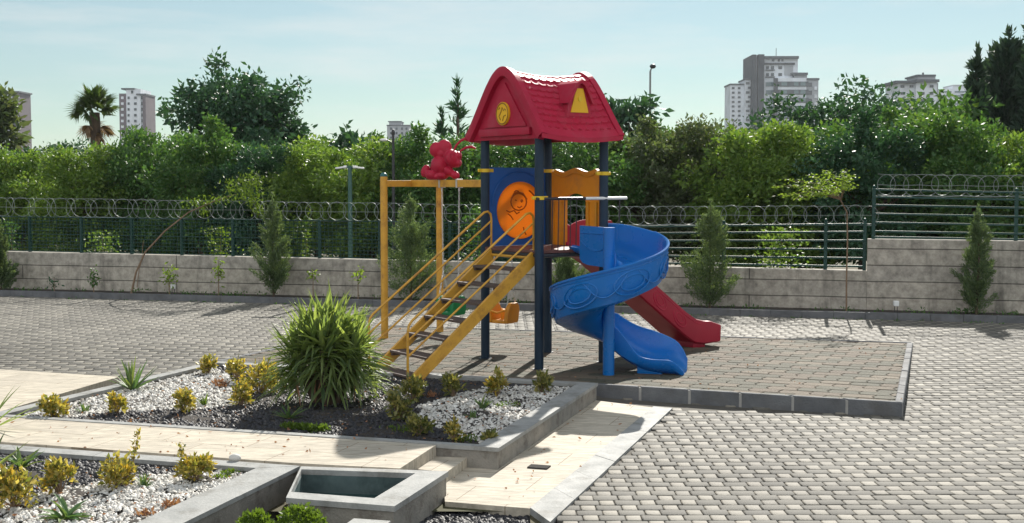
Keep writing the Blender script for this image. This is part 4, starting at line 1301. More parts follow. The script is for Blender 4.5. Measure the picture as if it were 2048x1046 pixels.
def seat_mesh():
    mb = MB()
    def plate(x0, h, w, th, lean):
        pr_ = [(-w / 2, 0.02), (-w / 2, h * 0.62), (-w * 0.42, h * 0.82), (-w * 0.25, h * 0.97), (w * 0.25, h * 0.97), (w * 0.42, h * 0.82), (w / 2, h * 0.62), (w / 2, 0.02), (w * 0.42, 0), (-w * 0.42, 0)]
        bm = bmesh.new()
        a = [bm.verts.new((x0 - th / 2 + lean * z, y, z)) for y, z in pr_]; b = [bm.verts.new((x0 + th / 2 + lean * z, y, z)) for y, z in pr_]
        bm.faces.new(a); bm.faces.new(b[::-1])
        for i in range(len(pr_)):
            j = (i + 1) % len(pr_); bm.faces.new((a[i], b[i], b[j], a[j]))
        bmesh.ops.recalc_face_normals(bm, faces=bm.faces)
        bmesh.ops.bevel(bm, geom=list(bm.edges), offset=0.012, segments=2, affect='EDGES', profile=0.6)
        bm.verts.index_update()
        mb.add([v.co for v in bm.verts], [[v.index for v in f.verts] for f in bm.faces]); bm.free()
    plate(-0.115, 0.245, 0.25, 0.055, -0.10); plate(0.115, 0.26, 0.25, 0.06, 0.12)
    mb.bbox((0, 0, 0.02), (0.24, 0.22, 0.045), 0, 0.015)
    mb.bbox((0, 0, 0.10), (0.05, 0.05, 0.14), 0, 0.015)
    for sy in (-1, 1):
        mb.tube([(-0.13, sy * 0.115, 0.16), (0.0, sy * 0.135, 0.13), (0.13, sy * 0.115, 0.17)], 0.014, 8)
    return mb.mesh('seat', 35)
seat_me = seat_mesh()
def chain(mb, a, b, r=0.0075):
    a, b = Vector(a), Vector(b); L_ = (b - a).length; n = max(4, int(L_ / 0.034)); d = (b - a).normalized()
    x = d.orthogonal().normalized(); y = d.cross(x)
    for k in range(n):
        c = a.lerp(b, (k + 0.5) / n); h = 0.023; w = 0.009
        s1 = x if k % 2 else y
        mb.tube([c + d * (h * math.cos(q)) + s1 * (w * math.sin(q)) for q in [i * math.pi / 4 for i in range(8)]], 0.0035, 5, closed=True)
def swing(px_c, py_bot, mat, label, spread=0.22, yaw=0.0):
    c = on_beam(px_c)
    zb = zat(py_bot, c.y)
    t = thing('swing', label, 'swing', (c.x, c.y, zb), 0, 'toddler swings hanging from the ochre beam')
    so = link('seat', seat_me, None, t)
    so.data = seat_me.copy(); so.data.materials.clear(); so.data.materials.append(mat)
    yw = math.atan2(bdir.y, bdir.x) + yaw
    so.rotation_euler = (0, 0, yw)
    ca, sa = math.cos(yw), math.sin(yw)
    for s in (-1, 1):
        top = bdir * (spread * s) + ZZ * (zbm - zb - 0.046)
        mc = MB()
        mid = bdir * (0.17 * s) + ZZ * 0.55
        chain(mc, top, mid)
        for y in (-1, 1):
            e = Vector((ca * 0.12 * s - sa * 0.10 * y, sa * 0.12 * s + ca * 0.10 * y, 0.20))
            chain(mc, mid, e)
        mc.build('chain', M_steel, t)
        MB().bbox(top + ZZ * 0.05, (0.03, 0.10, 0.115), math.atan2(bdir.y, bdir.x), 0.004).tube([top + ZZ * 0.01, top - ZZ * 0.05], 0.012, 8).build('hanger', M_steel, t)
    return t
swing(901, 629, M_green_plastic, 'green toddler bucket swing hanging on chains near the ochre post', 0.19, R(12))
swing(1006, 645, M_orange_p, 'orange toddler bucket swing hanging on chains behind the stairs', 0.19, R(18))
shift(tower)

# ------------------------------------------------------------------ kerb, planting strip, wall along the back
struct(strip(*(Vector((p.x, p.y, 0)) for p in (KL - wdir * 5, KR + wdir * 5, KL - wdir * 5 + wn * 0.12, KR + wdir * 5 + wn * 0.12)), -0.3, 0.10, 60).build('kerb', M_curb))
sa = KL - wdir * 6; sb = KR + wdir * 6
OFF = 0.95                                                    # wall face behind the kerb
struct(MB().prism([tuple(sa + wn * 0.11), tuple(sb + wn * 0.11), tuple(sb + wn * (OFF + 0.3)), tuple(sa + wn * (OFF + 0.3))], -0.3, 0.055).build('planting_strip', M_soil))
def wall_prism(px0, px1, top0, top1, name, label, th=0.22):
    a, b = wl(px0, OFF), wl(px1, OFF)
    za, zb = zat(top0, a.y), zat(top1, b.y)
    n = 24
    mb = MB()
    fr_, ba = [], []
    rows_ = []
    me = bpy.data.meshes.new(name)
    vs, fs, uv = [], [], []
    L_ = (b - a).length
    for i in range(n + 1):
        t = i / n; p = a.lerp(b, t); z = za + (zb - za) * t
        q = p + wn * th
        vs += [(p.x, p.y, -0.2), (p.x, p.y, z - 0.012), (p.x + wn.x * 0.012, p.y + wn.y * 0.012, z), (q.x, q.y, z), (q.x, q.y, -0.2)]
        uv += [(t * L_, -0.2), (t * L_, z - 0.012), (t * L_, z), (t * L_, z + th), (t * L_, z + th + 1)]
    for i in range(n):
        for j in range(4):
            fs.append((i * 5 + j, (i + 1) * 5 + j, (i + 1) * 5 + j + 1, i * 5 + j + 1))
    fs.append((0, 1, 2, 3, 4)); fs.append(tuple(n * 5 + j for j in (4, 3, 2, 1, 0)))
    me.from_pydata(vs, [], fs)
    ul = me.uv_layers.new(name='uv')
    for lp in me.loops: ul.data[lp.index].uv = (uv[lp.vertex_index][0] + (11.3 if px0 > 1000 else 0), uv[lp.vertex_index][1] * 1.0)
    me.update()
    return tag(link(name, me, M_wall), label, 'wall')
wall_prism(-400, 1733.5, 494, 541.5, 'concrete_wall', 'long low board-marked concrete wall below the green mesh fence')
wall_prism(1734, 2400, 478, 487, 'concrete_wall', 'taller board-marked concrete wall section at the right with the bar fence on top')

# ------------------------------------------------------------------ fences and razor wire
OF = OFF + 0.11
def wtop(px, a=None):
    return zat(503 + (541.5 - 503) * px / 1733.0, wl(px, OFF).y)
def fpt(px, py):
    p = wl(px, OF); return Vector((p.x, p.y, zat(py, p.y)))
def razor(name, label, px0, px1, top0, top1, bot0, bot1, group, pitch=0.215):
    a, b = fpt(px0, top0), fpt(px1, top1); a2, b2 = fpt(px0, bot0), fpt(px1, bot1)
    mb = MB()
    L_ = (b - a).length; n = int(L_ / pitch)
    ax = (b - a).normalized(); dp = Vector((wn.x, wn.y, 0))
    for k in range(n):
        t = (k + 0.5) / n
        hi, lo = a.lerp(b, t), a2.lerp(b2, t)
        c = (hi + lo) / 2; r = (hi - lo).length / 2
        al = R(random.choice((26, 34)) if k % 2 else random.choice((-30, -22))) + R(random.gauss(0, 7))
        d = ax * math.cos(al) + dp * math.sin(al)
        tl = random.gauss(0, 0.05); rr = r * random.uniform(0.95, 1.05)
        u2 = (ZZ + ax * tl).normalized()
        c = c + ax * random.gauss(0, 0.012) + ZZ * random.gauss(0, 0.006)
        mb.tube([c + d * (rr * math.cos(q / 22 * 6.2832)) + u2 * (rr * math.sin(q / 22 * 6.2832)) for q in range(22)], 0.0042, 4, closed=True)
    t = thing(name, label, 'razor wire', tuple((a2 + b2) / 2), 0, group)
    mb.build('coil', M_wire, t)
    mw = MB()
    for (p, q, r) in ((a, b, 0.004), (a2, b2, 0.009), (a.lerp(a2, 0.5) + dp * 0.12, b.lerp(b2, 0.5) + dp * 0.12, 0.004)):
        pts_ = []
        m = 40
        for i in range(m + 1):
            f = i / m
            pts_.append(p.lerp(q, f) - ZZ * (0.012 * abs(math.sin(f * m * 0.35))))
        mw.tube(pts_, r, 5)
    mw.build('line_wire', M_wire, t)
    shift(t)
GRZ = 'razor wire coils along the fences'
razor('razor_wire', 'long razor wire coil on top of the green mesh fence', -60, 1238, 394, 412.5, 431, 449, GRZ)
razor('razor_wire', 'razor wire coil on top of the lower bar fence in the middle right', 1234, 1750, 412.5, 411, 449, 449, GRZ)
razor('razor_wire', 'razor wire coil on top of the higher bar fence at the right', 1752, 2140, 348, 352, 390, 394, GRZ)

def mesh_fence():
    t = thing('mesh_fence', 'dark green welded mesh fence on the low concrete wall', 'fence', tuple(fpt(600, 512)))
    cols = [-70, 62, 165, 265, 365, 467, 640, 760, 900, 1060, 1238]
    for px in cols:
        p = wl(px, OF); z0 = wtop(px); z1 = zat(433 + 16 * px / 1234.0, p.y) + 0.015
        MB().bbox((p.x, p.y, (z0 + z1) / 2), (0.05, 0.05, z1 - z0), math.atan2(wdir.y, wdir.x), 0.004).build('post', M_fgreen, t)
    mb = MB()
    m = 130
    pts_ = []
    for i in range(m + 1):
        px = -60 + (1238 + 60) * i / m
        p = wl(px, OF - 0.03)
        pts_.append((Vector((p.x, p.y, 0)), wtop(px) + 0.02, zat(433 + 16 * px / 1234.0, p.y)))
    for r_ in range(11):
        f = r_ / 10
        thick = 0.006 if r_ not in (0, 5, 10) else 0.008
        mb.tube([q + ZZ * (a + (b - a) * f) for q, a, b in pts_[::10]], thick, 4)
    a0 = pts_[0][0]; L_ = (pts_[-1][0] - a0).length; n = int(L_ / 0.075)
    for k in range(n + 1):
        f = k / n * m; i = min(m - 1, int(f)); g = f - i
        q = a0.lerp(pts_[-1][0], k / n)
        lo = pts_[i][1] + (pts_[i + 1][1] - pts_[i][1]) * g; hi = pts_[i][2] + (pts_[i + 1][2] - pts_[i][2]) * g
        mb.tube([q + ZZ * lo, q + ZZ * hi], 0.0045, 3, cap=False)
    mb.build('mesh_panel', M_fgreen, t)
    shift(t)
mesh_fence()
def bar_fence(label, cols, top, bot, bars, px0, px1):
    t = thing('bar_fence', label, 'fence', tuple(fpt((px0 + px1) / 2, bot((px0 + px1) / 2))))
    for px in cols:
        p = wl(px, OF); z0 = zat(bot(px), p.y) - 0.03; z1 = zat(top(px), p.y)
        mb = MB().bbox((p.x, p.y, (z0 + z1) / 2), (0.055, 0.055, z1 - z0), math.atan2(wdir.y, wdir.x), 0.004)
        mb.ball((p.x, p.y, z1 + 0.02), 0.028, 10, 6)
        mb.build('post', M_fgreen, t)
    for f in bars:
        a, b = wl(px0, OF - 0.03), wl(px1, OF - 0.03)
        za, zb = [zat(top(px) + (bot(px) - top(px)) * f, q.y) for px, q in ((px0, a), (px1, b))]
        A_ = Vector((a.x, a.y, za)); B_ = Vector((b.x, b.y, zb))
        d = B_ - A_
        M = Matrix.Rotation(math.atan2(wdir.y, wdir.x), 3, 'Z') @ Matrix.Rotation(-math.atan2(d.z, d.xy.length), 3, 'Y')
        MB().bbox((A_ + B_) / 2, (d.length, 0.014, 0.030), 0, 0.003, M=M).build('bar', M_fgreen, t)
    shift(t)
bar_fence('lower green bar fence section between the mesh fence and the tall wall', [1242, 1447, 1650, 1728], lambda p: 449 - 7 * (p - 1240) / 490, lambda p: 530 + 10 * (p - 1240) / 490, [0.06, 0.22, 0.40, 0.58, 0.76, 0.93], 1240, 1730)
bar_fence('higher green bar fence on the tall concrete wall at the right', [1745, 2029, 2310], lambda p: 376 + 6 * (p - 1745) / 285, lambda p: 479 + 5 * (p - 1745) / 285, [0.03, 0.17, 0.33, 0.50, 0.67, 0.84, 0.95], 1742, 2320)

# wall lights
def wall_light(px, py, label):
    p = wl(px, 0.55); z = 0.055
    t = thing('garden_light', label, 'garden light', (p.x, p.y, z), 0, 'small garden spotlights before the wall')
    MB().bbox((0, 0, 0.145), (0.085, 0.07, 0.085), 0, 0.015).build('lamp_head', M_white, t)
    MB().bbox((-0.02, 0, 0.05), (0.012, 0.012, 0.11)).bbox((0.02, 0, 0.05), (0.012, 0.012, 0.11)).build('bracket', M_dark, t)
wall_light(1793, 612, 'small white garden spotlight before the tall wall at the right')
wall_light(346, 575, 'small white garden spotlight before the low wall at the left')

# ------------------------------------------------------------------ vegetation
def unit(v):
    return v / np.maximum(np.linalg.norm(v, axis=-1, keepdims=True), 1e-9)
def leaves(name, pos, d, ln, wd, fold=0.25, rng=RNG, curl=0.0):
    """each leaf one loose folded quad pair"""
    n = len(pos)
    d = unit(d)
    r = unit(rng.normal(size=(n, 3)))
    s = unit(np.cross(d, r)); nn = np.cross(s, d)
    ln = np.broadcast_to(ln, (n,))[:, None]; wd = np.broadcast_to(wd, (n,))[:, None]
    base = pos; tip = pos + d * ln - nn * ln * curl
    m1 = pos + d * ln * 0.45 + s * wd * 0.5 + nn * wd * fold
    m2 = pos + d * ln * 0.45 - s * wd * 0.5 + nn * wd * fold
    V_ = np.stack([base, m1, tip, m2], 1).reshape(-1, 3)
    o = (np.arange(n) * 4)[:, None]
    F_ = np.concatenate([o + np.array([[0, 1, 2]]), o + np.array([[0, 2, 3]])], 1).reshape(-1)
    return np_mesh(name, V_, F_, 3)
def ellipsoid_clumps(rng, n, r, bottom=-0.9, shell=0.55):
    """clump centres through the crown, most near its skin"""
    out = []
    while len(out) < n:
        v = rng.normal(size=3); v /= np.linalg.norm(v)
        if v[2] < bottom: continue
        k = shell + (1 - shell) * rng.random() ** 0.6
        out.append(v * k * np.array(r))
    return np.array(out)
def crown_mesh(seed, r, ncl, per, cl_r, leaf, wid, bottom=-0.95, shell=0.5, droop=0.2, spike=0.0, lumps=0.18):
    rng = np.random.default_rng(seed)
    C = ellipsoid_clumps(rng, ncl, r, bottom, shell)
    # uneven outline
    ph = rng.uniform(0, 6.28, 6)
    az = np.arctan2(C[:, 1], C[:, 0])
    C *= (1 + lumps * np.sin(az * 3 + ph[0]) * np.cos(C[:, 2] / r[2] * 3 + ph[1]) + lumps * 0.6 * np.sin(az * 5 + ph[2]))[:, None]
    cr_ = cl_r * rng.uniform(0.55, 1.35, ncl)
    n = ncl * per
    ci = np.repeat(np.arange(ncl), per)
    off = unit(rng.normal(size=(n, 3))) * (rng.random(n) ** 0.45)[:, None]
    off[:, 2] *= 0.75
    pos = C[ci] + off * cr_[ci][:, None]
    if spike:
        up = rng.random(n) < 0.10
        pos[up, 2] += rng.random(up.sum()) * spike
    d = unit(off + unit(C[ci]) * 0.5 + rng.normal(size=(n, 3)) * 0.9) + np.array([0, 0, -droop])
    s = rng.uniform(0.45, 1.6, n)
    return leaves('crown', pos, d, leaf * s, wid * s, rng=rng)
def trunk_mesh(seed, h, r, branches=5, spread=0.8, top=None):
    rng = random.Random(seed)
    mb = MB()
    top = top or h
    pts_ = [(rng.gauss(0, 0.02) * i, rng.gauss(0, 0.02) * i, h * i / 5) for i in range(6)]
    mb.tube(pts_, [r * (1 - 0.13 * i) for i in range(6)], 8)
    for k in range(branches):
        q = rng.uniform(0, 6.28); z0 = h * rng.uniform(0.45, 0.95)
        e = Vector((math.cos(q) * spread, math.sin(q) * spread, z0 + rng.uniform(0.3, 0.8) * spread))
        s = Vector((pts_[3][0], pts_[3][1], z0))
        m = s.lerp(e, 0.5) + Vector((rng.gauss(0, .06), rng.gauss(0, .06), 0.05))
        mb.tube([s, m, e], [r * 0.5, r * 0.34, r * 0.12], 6)
    return mb.mesh('trunk', 60)
CIT = []
for s in range(4):
    c = crown_mesh(100 + s, (1.16, 1.16, 1.42), 120, 210, 0.33, 0.084, 0.043, -0.98, 0.42, 0.15, 0.16, 0.2)
    CIT.append((c, trunk_mesh(s, 1.6, 0.09, 6, 0.75)))
CITC = {}
def crown_variant(i, m):
    k = (i, m.name)
    if k not in CITC:
        me = CIT[i][0].copy(); me.materials.clear(); me.materials.append(m); CITC[k] = me
    return CITC[k]
def tree(label, p, zs, rs_, i, m, group=None, rz=None, name='orchard_tree'):
    """crown centre 1.62 above the foot at scale 1, height about 3.1"""
    t = thing(name, label, 'tree', p, rz if rz is not None else random.uniform(0, 6.28), group, (rs_, rs_, zs))
    o = link('crown', crown_variant(i, m), None, t); o.location = (0, 0, 1.58)
    tr = CIT[i][1]
    link('trunk', tr, M_bark, t)
    return t
fr_row = [
    (-60, 300, M_leaf_g, 'yellow-green orchard tree half cut by the left picture edge behind the mesh fence'),
    (45, 296, M_leaf_y, 'bright yellow-green orchard tree below the tall feathery tree at far left'),
    (165, 288, M_leaf_y, 'bright yellow-green orchard tree in front of the fan palm'),
    (292, 262, M_leaf_g, 'green orchard tree just right of the fan palm below the white tower'),
    (405, 252, M_leaf_g, 'tall green orchard tree below the big dark broadleaf tree'),
    (520, 284, M_leaf_d, 'dark green orchard tree left of the green double lamp, behind the slim cypress'),
    (632, 292, M_leaf_y, 'yellow-green orchard tree behind the green double lamp post'),
    (745, 288, M_leaf_y, 'yellow-green orchard tree behind the dark street lamp and left ochre post'),
    (850, 270, M_leaf_g, 'green orchard tree behind the red bug figure'),
    (960, 276, M_leaf_g, 'green orchard tree seen behind the left post of the play tower'),
    (1085, 282, M_leaf_d, 'dark orchard tree seen through the open tower below the red roof'),
    (1190, 266, M_leaf_g, 'green orchard tree behind the right tower post'),
    (1282, 256, M_leaf_o, 'olive brown orchard tree right of the red roof below the tall street lamp'),
    (1395, 240, M_leaf_o, 'olive orchard tree behind the young cypress right of the spiral slide'),
    (1505, 248, M_leaf_y, 'yellow-green orchard tree below the dark high-rise slab'),
    (1612, 256, M_leaf_y, 'yellow-green orchard tree behind the leaning feathery sapling'),
    (1722, 246, M_leaf_d, 'dark orchard tree behind the step in the wall'),
    (1832, 226, M_leaf_g, 'tall green orchard tree behind the higher bar fence'),
    (1945, 240, M_leaf_g, 'green orchard tree behind the small cypress at the tall wall'),
    (2050, 270, M_leaf_y, 'yellow-green orchard tree at the right picture edge below the dark conifers'),
    (2170, 270, M_leaf_g, 'green orchard tree beyond the right picture edge'),
]
Ys = {}
for i, (px, py, m, lab) in enumerate(fr_row):
    base = wl(px, OFF + 5.6 + random.uniform(-0.5, 0.7))
    zt = zat(py, base.y)
    s = zt / 3.12
    tree(lab, (base.x, base.y, -0.03), s, random.uniform(0.92, 1.08) * (1.0 + 0.1 * (s - 1)), i % 4, m)
for i in range(17):
    px = -20 + i * 128 + random.uniform(-20, 20)
    base = wl(px, OFF + 8.4 + random.uniform(-0.6, 0.8))
    top = np.interp(px, [0, 150, 340, 560, 760, 900, 1250, 1400, 1620, 1800, 1900, 2048], [288, 285, 265, 282, 285, 268, 262, 250, 258, 228, 225, 262])
    s = zat(top + random.uniform(0, 10), base.y) / 3.12
    tree('orchard tree of the second row, its top just showing above the front row', (base.x, base.y, -0.03), s, random.uniform(1.0, 1.15), (i + 2) % 4, random.choice([M_leaf_g, M_leaf_d, M_leaf_g, M_leaf_y]), 'second row of orchard trees')

# big broadleaf trees beyond
def big_tree(label, px, py_top, Y, wpx, seed, m, leaf=0.26, ncl=70, per=70, hr=0.62, clr=0.9, name='broadleaf_tree', wid=0.13, low=0.55):
    b = P(px, 365, Y); zt = zat(py_top, Y)
    rx = wpx / 2 * pxs(Y)
    rz_ = zt * (1 - low) / 2 * 1.05
    t = thing(name, label, 'tree', (b.x, b.y, -0.05), 0)
    me = crown_mesh(seed, (rx, rx, rz_), ncl, per, clr, leaf, wid, -0.9, 0.45, 0.2, 0.35, 0.42)
    o = link('crown', me, m, t); o.location = (0, 0, zt - rz_ * 1.05)
    link('trunk', trunk_mesh(seed, zt - rz_ * 1.1, 0.16 * zt / 6, 8, rx * 0.7), M_bark, t)
    return t
big_tree('big dark loose-leaved tree standing high between the palm and the grey tower', 462, 150, 42, 215, 31, M_leaf_d, 0.19, 80, 130, clr=0.62, wid=0.09)
big_tree('dark lower shoulder tree right of the big loose-leaved tree', 545, 222, 43, 130, 32, M_leaf_d, 0.20, 56, 100, clr=0.65, wid=0.10)
big_tree('dark spreading tree left of the flat-roofed pale block at the right', 1760, 184, 46, 200, 33, M_leaf_d, 0.21, 66, 90, clr=0.7, wid=0.10)
big_tree('dark low tree in front of the stepped high-rise at the right', 1625, 206, 47, 170, 34, M_leaf_d, 0.20, 50, 90, clr=0.55, wid=0.10)
big_tree('green tall tree below the flat-roofed pale block', 1885, 200, 40, 150, 35, M_leaf_g, 0.26, 46, 70, clr=0.7)
big_tree('small dark feathery tree beside the tall street lamp', 1262, 194, 48, 96, 36, M_leaf_d, 0.28, 24, 46, clr=0.5, low=0.70)
big_tree('wispy pale green tree at the left picture edge before the brick-red tower', 4, 146, 44, 46, 37, M_leaf_o, 0.30, 34, 60, clr=0.55, low=0.3)
big_tree('low dark tufted tree under the small grey tower', 690, 266, 44, 70, 38, M_leaf_d, 0.24, 16, 40, clr=0.45, low=0.72)

def conifer_mesh(seed, h, r, nb, per, needle, wid, tilt=0.7, start=0.04, power=0.8, sp=0.121):
    rng = np.random.default_rng(seed)
    pos, dr = [], []
    for k in range(nb):
        zf = start + (1 - start) * rng.random() ** 1.15
        L_ = r * (1 - zf) ** power * rng.choice([rng.uniform(0.45, 0.85), rng.uniform(0.8, 1.3)]) + 0.05 * r
        az = rng.uniform(0, 6.283)
        tl = tilt * 0.7 + rng.normal(0, 0.22 if sp < 0.1 else 0.02)
        bd = np.array([math.cos(az) * math.cos(tl), math.sin(az) * math.cos(tl), math.sin(tl)])
        bend = np.array([0, 0, 0.35])
        b0 = np.array([0, 0, zf * h * 0.96])
        m = max(8, int(per * (0.35 + L_ / r)))
        t = rng.random(m) ** 0.7
        p = b0 + bd * (L_ * t)[:, None] + bend * (L_ * t ** 2)[:, None] + rng.normal(size=(m, 3)) * (sp * r) * (1.1 - t * 0.6)[:, None]
        d = bd + np.array([0, 0, 0.5]) + rng.normal(size=(m, 3)) * 0.5
        pos.append(p); dr.append(d)
    # leading shoot
    m = 60
    z = rng.random(m)
    p = np.stack([rng.normal(0, 0.012 * r * 3, m), rng.normal(0, 0.012 * r * 3, m), h * (0.9 + 0.16 * z)], 1)
    pos.append(p); dr.append(np.array([0, 0, 1]) + rng.normal(size=(m, 3)) * 0.4)
    pos = np.concatenate(pos); dr = np.concatenate(dr)
    s = rng.uniform(0.6, 1.4, len(pos))
    return leaves('crown', pos, dr, needle * s, wid * s, 0.2, rng)
def stem_mesh(h, r, seed=0):
    rng = random.Random(seed)
    mb = MB().tube([(0, 0, 0), (rng.gauss(0, .01) * h, rng.gauss(0, .01) * h, h * 0.5), (0, 0, h * 0.95)], [r, r * 0.65, r * 0.2], 7)
    return mb.mesh('trunk', 60)
def cypress(label, px, py_base, py_top, wpx, seed, off=0.5, m=None):
    p = wl(px, off); zt = zat(py_top, p.y) - 0.055
    t = thing('young_cypress', label, 'cypress', (p.x, p.y, 0.055), random.uniform(0, 6), 'young cypresses planted along the wall')
    link('crown', conifer_mesh(seed, zt / 1.05, wpx / 2 * pxs(p.y) * 1.08, 80, 150, 0.048, 0.015, 0.80, 0.03, 0.8, 0.085), m or M_thuja, t)
    link('trunk', stem_mesh(zt, 0.022, seed), M_bark, t)
cypress('slim young cypress left of the yucca against the low wall', 547, 585, 388, 92, 51)
cypress('bushy young cypress right of the left ochre swing post', 822, 590, 392, 128, 52)
cypress('young cypress seen below the deck behind the tower posts', 1130, 600, 500, 110, 53)
cypress('bushy young cypress between the spiral slide and the leaning sapling', 1420, 610, 402, 122, 54)
cypress('small dark cypress in front of the tall wall at the right', 1954, 622, 412, 96, 55)
cypress('young cypress cut by the left picture edge', 2, 585, 440, 62, 56)
def conifer(label, px, py_top, Y, wpx, seed, m=M_conif, nb=190, per=60, name='conifer', needle=0.30, wid=0.10, pw=0.8, start=0.05):
    b = P(px, 365, Y); zt = zat(py_top, Y)
    t = thing(name, label, 'conifer', (b.x, b.y, -0.05), random.uniform(0, 6))
    link('crown', conifer_mesh(seed, zt / 1.03, wpx / 2 * pxs(Y), nb, per, needle, wid, 0.85, start, pw), m, t)
    link('trunk', stem_mesh(zt, 0.12, seed), M_bark, t)
conifer('tall dark conifer, highest of the clump at the right edge', 2012, 72, 42, 165, 61, nb=300, pw=0.55)
conifer('dark conifer at the left front of the right-edge clump', 1948, 106, 41, 62, 62, pw=0.6, nb=150)
conifer('dark conifer cut by the right picture edge', 2064, 20, 40, 80, 63, nb=240, pw=0.5)
conifer('dark conifer in the middle of the right-edge clump', 1978, 100, 43, 66, 64, nb=180, pw=0.55)
conifer('thin pale-tipped conifer rising left of the red roof', 916, 166, 45, 70, 65, M_leaf_d, 34, 20, needle=0.26, wid=0.06, pw=0.6, start=0.55)
conifer('short thin conifer top left of the red roof', 884, 226, 45, 44, 66, M_leaf_d, 20, 18, needle=0.26, wid=0.06, pw=0.6, start=0.55)

def blade_mesh(name, blades, segs=5):
    """blades: (base, az, elev, length, width, droop)"""
    vs, fs = [], []
    for (b, az, el, L_, w, dr) in blades:
        b = Vector(b); o = len(vs)
        h = Vector((math.cos(az), math.sin(az), 0)); s = Vector((-math.sin(az), math.cos(az), 0))
        p = b.copy(); e = el
        for i in range(segs + 1):
            f = i / segs
            ww = w * (0.55 + 1.1 * f if f < 0.35 else 0.94) * (1 - max(0, (f - 0.45) / 0.55) ** 1.4) * 0.5 + 0.0004
            up = Vector((-math.sin(e) * h.x, -math.sin(e) * h.y, math.cos(e)))
            vs += [p - s * ww + up * ww * 0.55, p.copy(), p + s * ww + up * ww * 0.55]
            p = p + (h * math.cos(e) + Vector((0, 0, math.sin(e)))) * (L_ / segs)
            e -= dr / segs * (0.5 + f)
        for i in range(segs):
            a = o + i * 3
            fs += [(a, a + 1, a + 4, a + 3), (a + 1, a + 2, a + 5, a + 4)]
    me = bpy.data.meshes.new(name)
    me.from_pydata([tuple(v) for v in vs], [], fs)
    me.polygons.foreach_set('use_smooth', [True] * len(me.polygons))
    me.update()
    return me
# big yucca
yb = G(656, 806, ZB); kY = pxs(yb.y)
rr = random.Random(5)
bl, dead, stems = [], [], MB()
heads = []
for k in range(19):
    q = k * 2.39996 + rr.gauss(0, 0.15); rad = 0.29 * math.sqrt((k + 0.2) / 19)
    hz = 0.70 - 0.80 * rad + rr.uniform(-0.08, 0.06)
    heads.append((rad * math.cos(q) * 1.15, rad * math.sin(q), hz))
for (x, y, z) in heads:
    stems.tube([(x * 0.35, y * 0.35, 0), (x * 0.7, y * 0.7, z * 0.5), (x, y, z)], [0.035, 0.03, 0.025], 7)
    for j in range(40):
        az = rr.uniform(0, 6.28); el = R(rr.triangular(-25, 89, 60))
        L_ = rr.uniform(0.28, 0.45) + 0.03 * max(0, (z - 0.55) / 0.2) * (1.0 if el > 0 else 0.85)
        bl.append(((x, y, z + rr.uniform(-0.12, 0.05)), az, el, L_, rr.uniform(0.032, 0.048), rr.uniform(0.1, 0.6) if el < R(35) else rr.uniform(-0.05, 0.15)))
    for j in range(26):
        az = math.atan2(y, x) + rr.gauss(0, 0.9)
        bl.append(((x * 0.95, y * 0.95, z * rr.uniform(0.35, 1.0)), az, R(rr.uniform(-40, 25)), rr.uniform(0.30, 0.46), rr.uniform(0.022, 0.034), rr.uniform(0.6, 1.3)))
for j in range(16):
    x, y, z = rr.choice(heads)
    dead.append(((x, y, z * 0.6), rr.uniform(0, 6.28), R(rr.uniform(-80, -30)), rr.uniform(0.25, 0.4), 0.02, 0.5))
yuc = thing('yucca', 'big bushy yucca with many sword-leaved heads in the middle of the large bed', 'yucca', yb)
link('foliage', blade_mesh('foliage', bl), M_yucca, yuc)
link('dry_leaves', blade_mesh('dry_leaves', dead), M_dry, yuc)
stems.build('trunk', M_bark, yuc)

def rosette(label, px, py, z, wpx, hpx, n, seed, m=M_agave, wl_=0.035, name='agave', el=(10, 85), droop=(0.1, 0.5), cat='agave', group=None):
    b = G(px, py, z); k = pxs(b.y); r_ = random.Random(seed)
    L_ = max(hpx, wpx / 2) * k
    B_ = []
    for i in range(n):
        e = R(r_.uniform(*el))
        B_.append(((r_.gauss(0, .012), r_.gauss(0, .012), 0.0), i * 2.39996 + r_.gauss(0, .2), e, L_ * r_.uniform(0.75, 1.1), wl_ * r_.uniform(0.8, 1.15), r_.uniform(*droop)))
    me = blade_mesh(name, B_)
    o = link(name, me, m); o.location = b
    return tag(o, label, cat, group)
rosette('upright spiky agave at the back rim of the large bed on white pebbles', 264, 782, ZB, 92, 68, 26, 71, wl_=0.034, el=(25, 85), droop=(-0.1, 0.25))
rosette('broad-leaved green agave at the bottom of the front bed on white pebbles', 130, 1040, ZB, 125, 62, 22, 72, wl_=0.045, el=(8, 70), droop=(0.2, 0.8))
rosette('dark blue-green agave in the roof shadow at the front of the large bed', 578, 838, ZB, 86, 42, 26, 73, wl_=0.018, el=(10, 75))
rosette('small green agave on the white pebbles in the right part of the large bed', 966, 818, ZB, 56, 30, 16, 74, wl_=0.026, el=(10, 75))
rosette('small grassy tuft between the two golden shrubs of the front bed', 288, 974, ZB, 58, 30, 22, 75, M_agave, 0.012, name='grass_tuft', cat='grass tuft', el=(25, 80))
rosette('green strap-leaved plant behind the leftmost golden shrubs of the front bed', 44, 938, ZB, 120, 34, 14, 76, M_agave, 0.04, name='strap_plant', cat='plant', el=(15, 60), droop=(0.3, 0.9))
rosette('pale grassy tuft right of the orange-gold shrub in the large bed', 407, 812, ZB, 50, 28, 26, 77, M_lime, 0.012, name='grass_tuft', cat='grass tuft', el=(30, 85))
rosette('low grey-green tuft left of the round gold shrub near the left bed corner', 168, 826, ZB, 48, 24, 26, 78, M_agave, 0.014, name='grass_tuft', cat='grass tuft', el=(20, 80))
rosette('short dark tuft on the pebbles below the small agave', 946, 838, ZB, 34, 20, 12, 79, M_agave, 0.02, name='grass_tuft', cat='grass tuft')
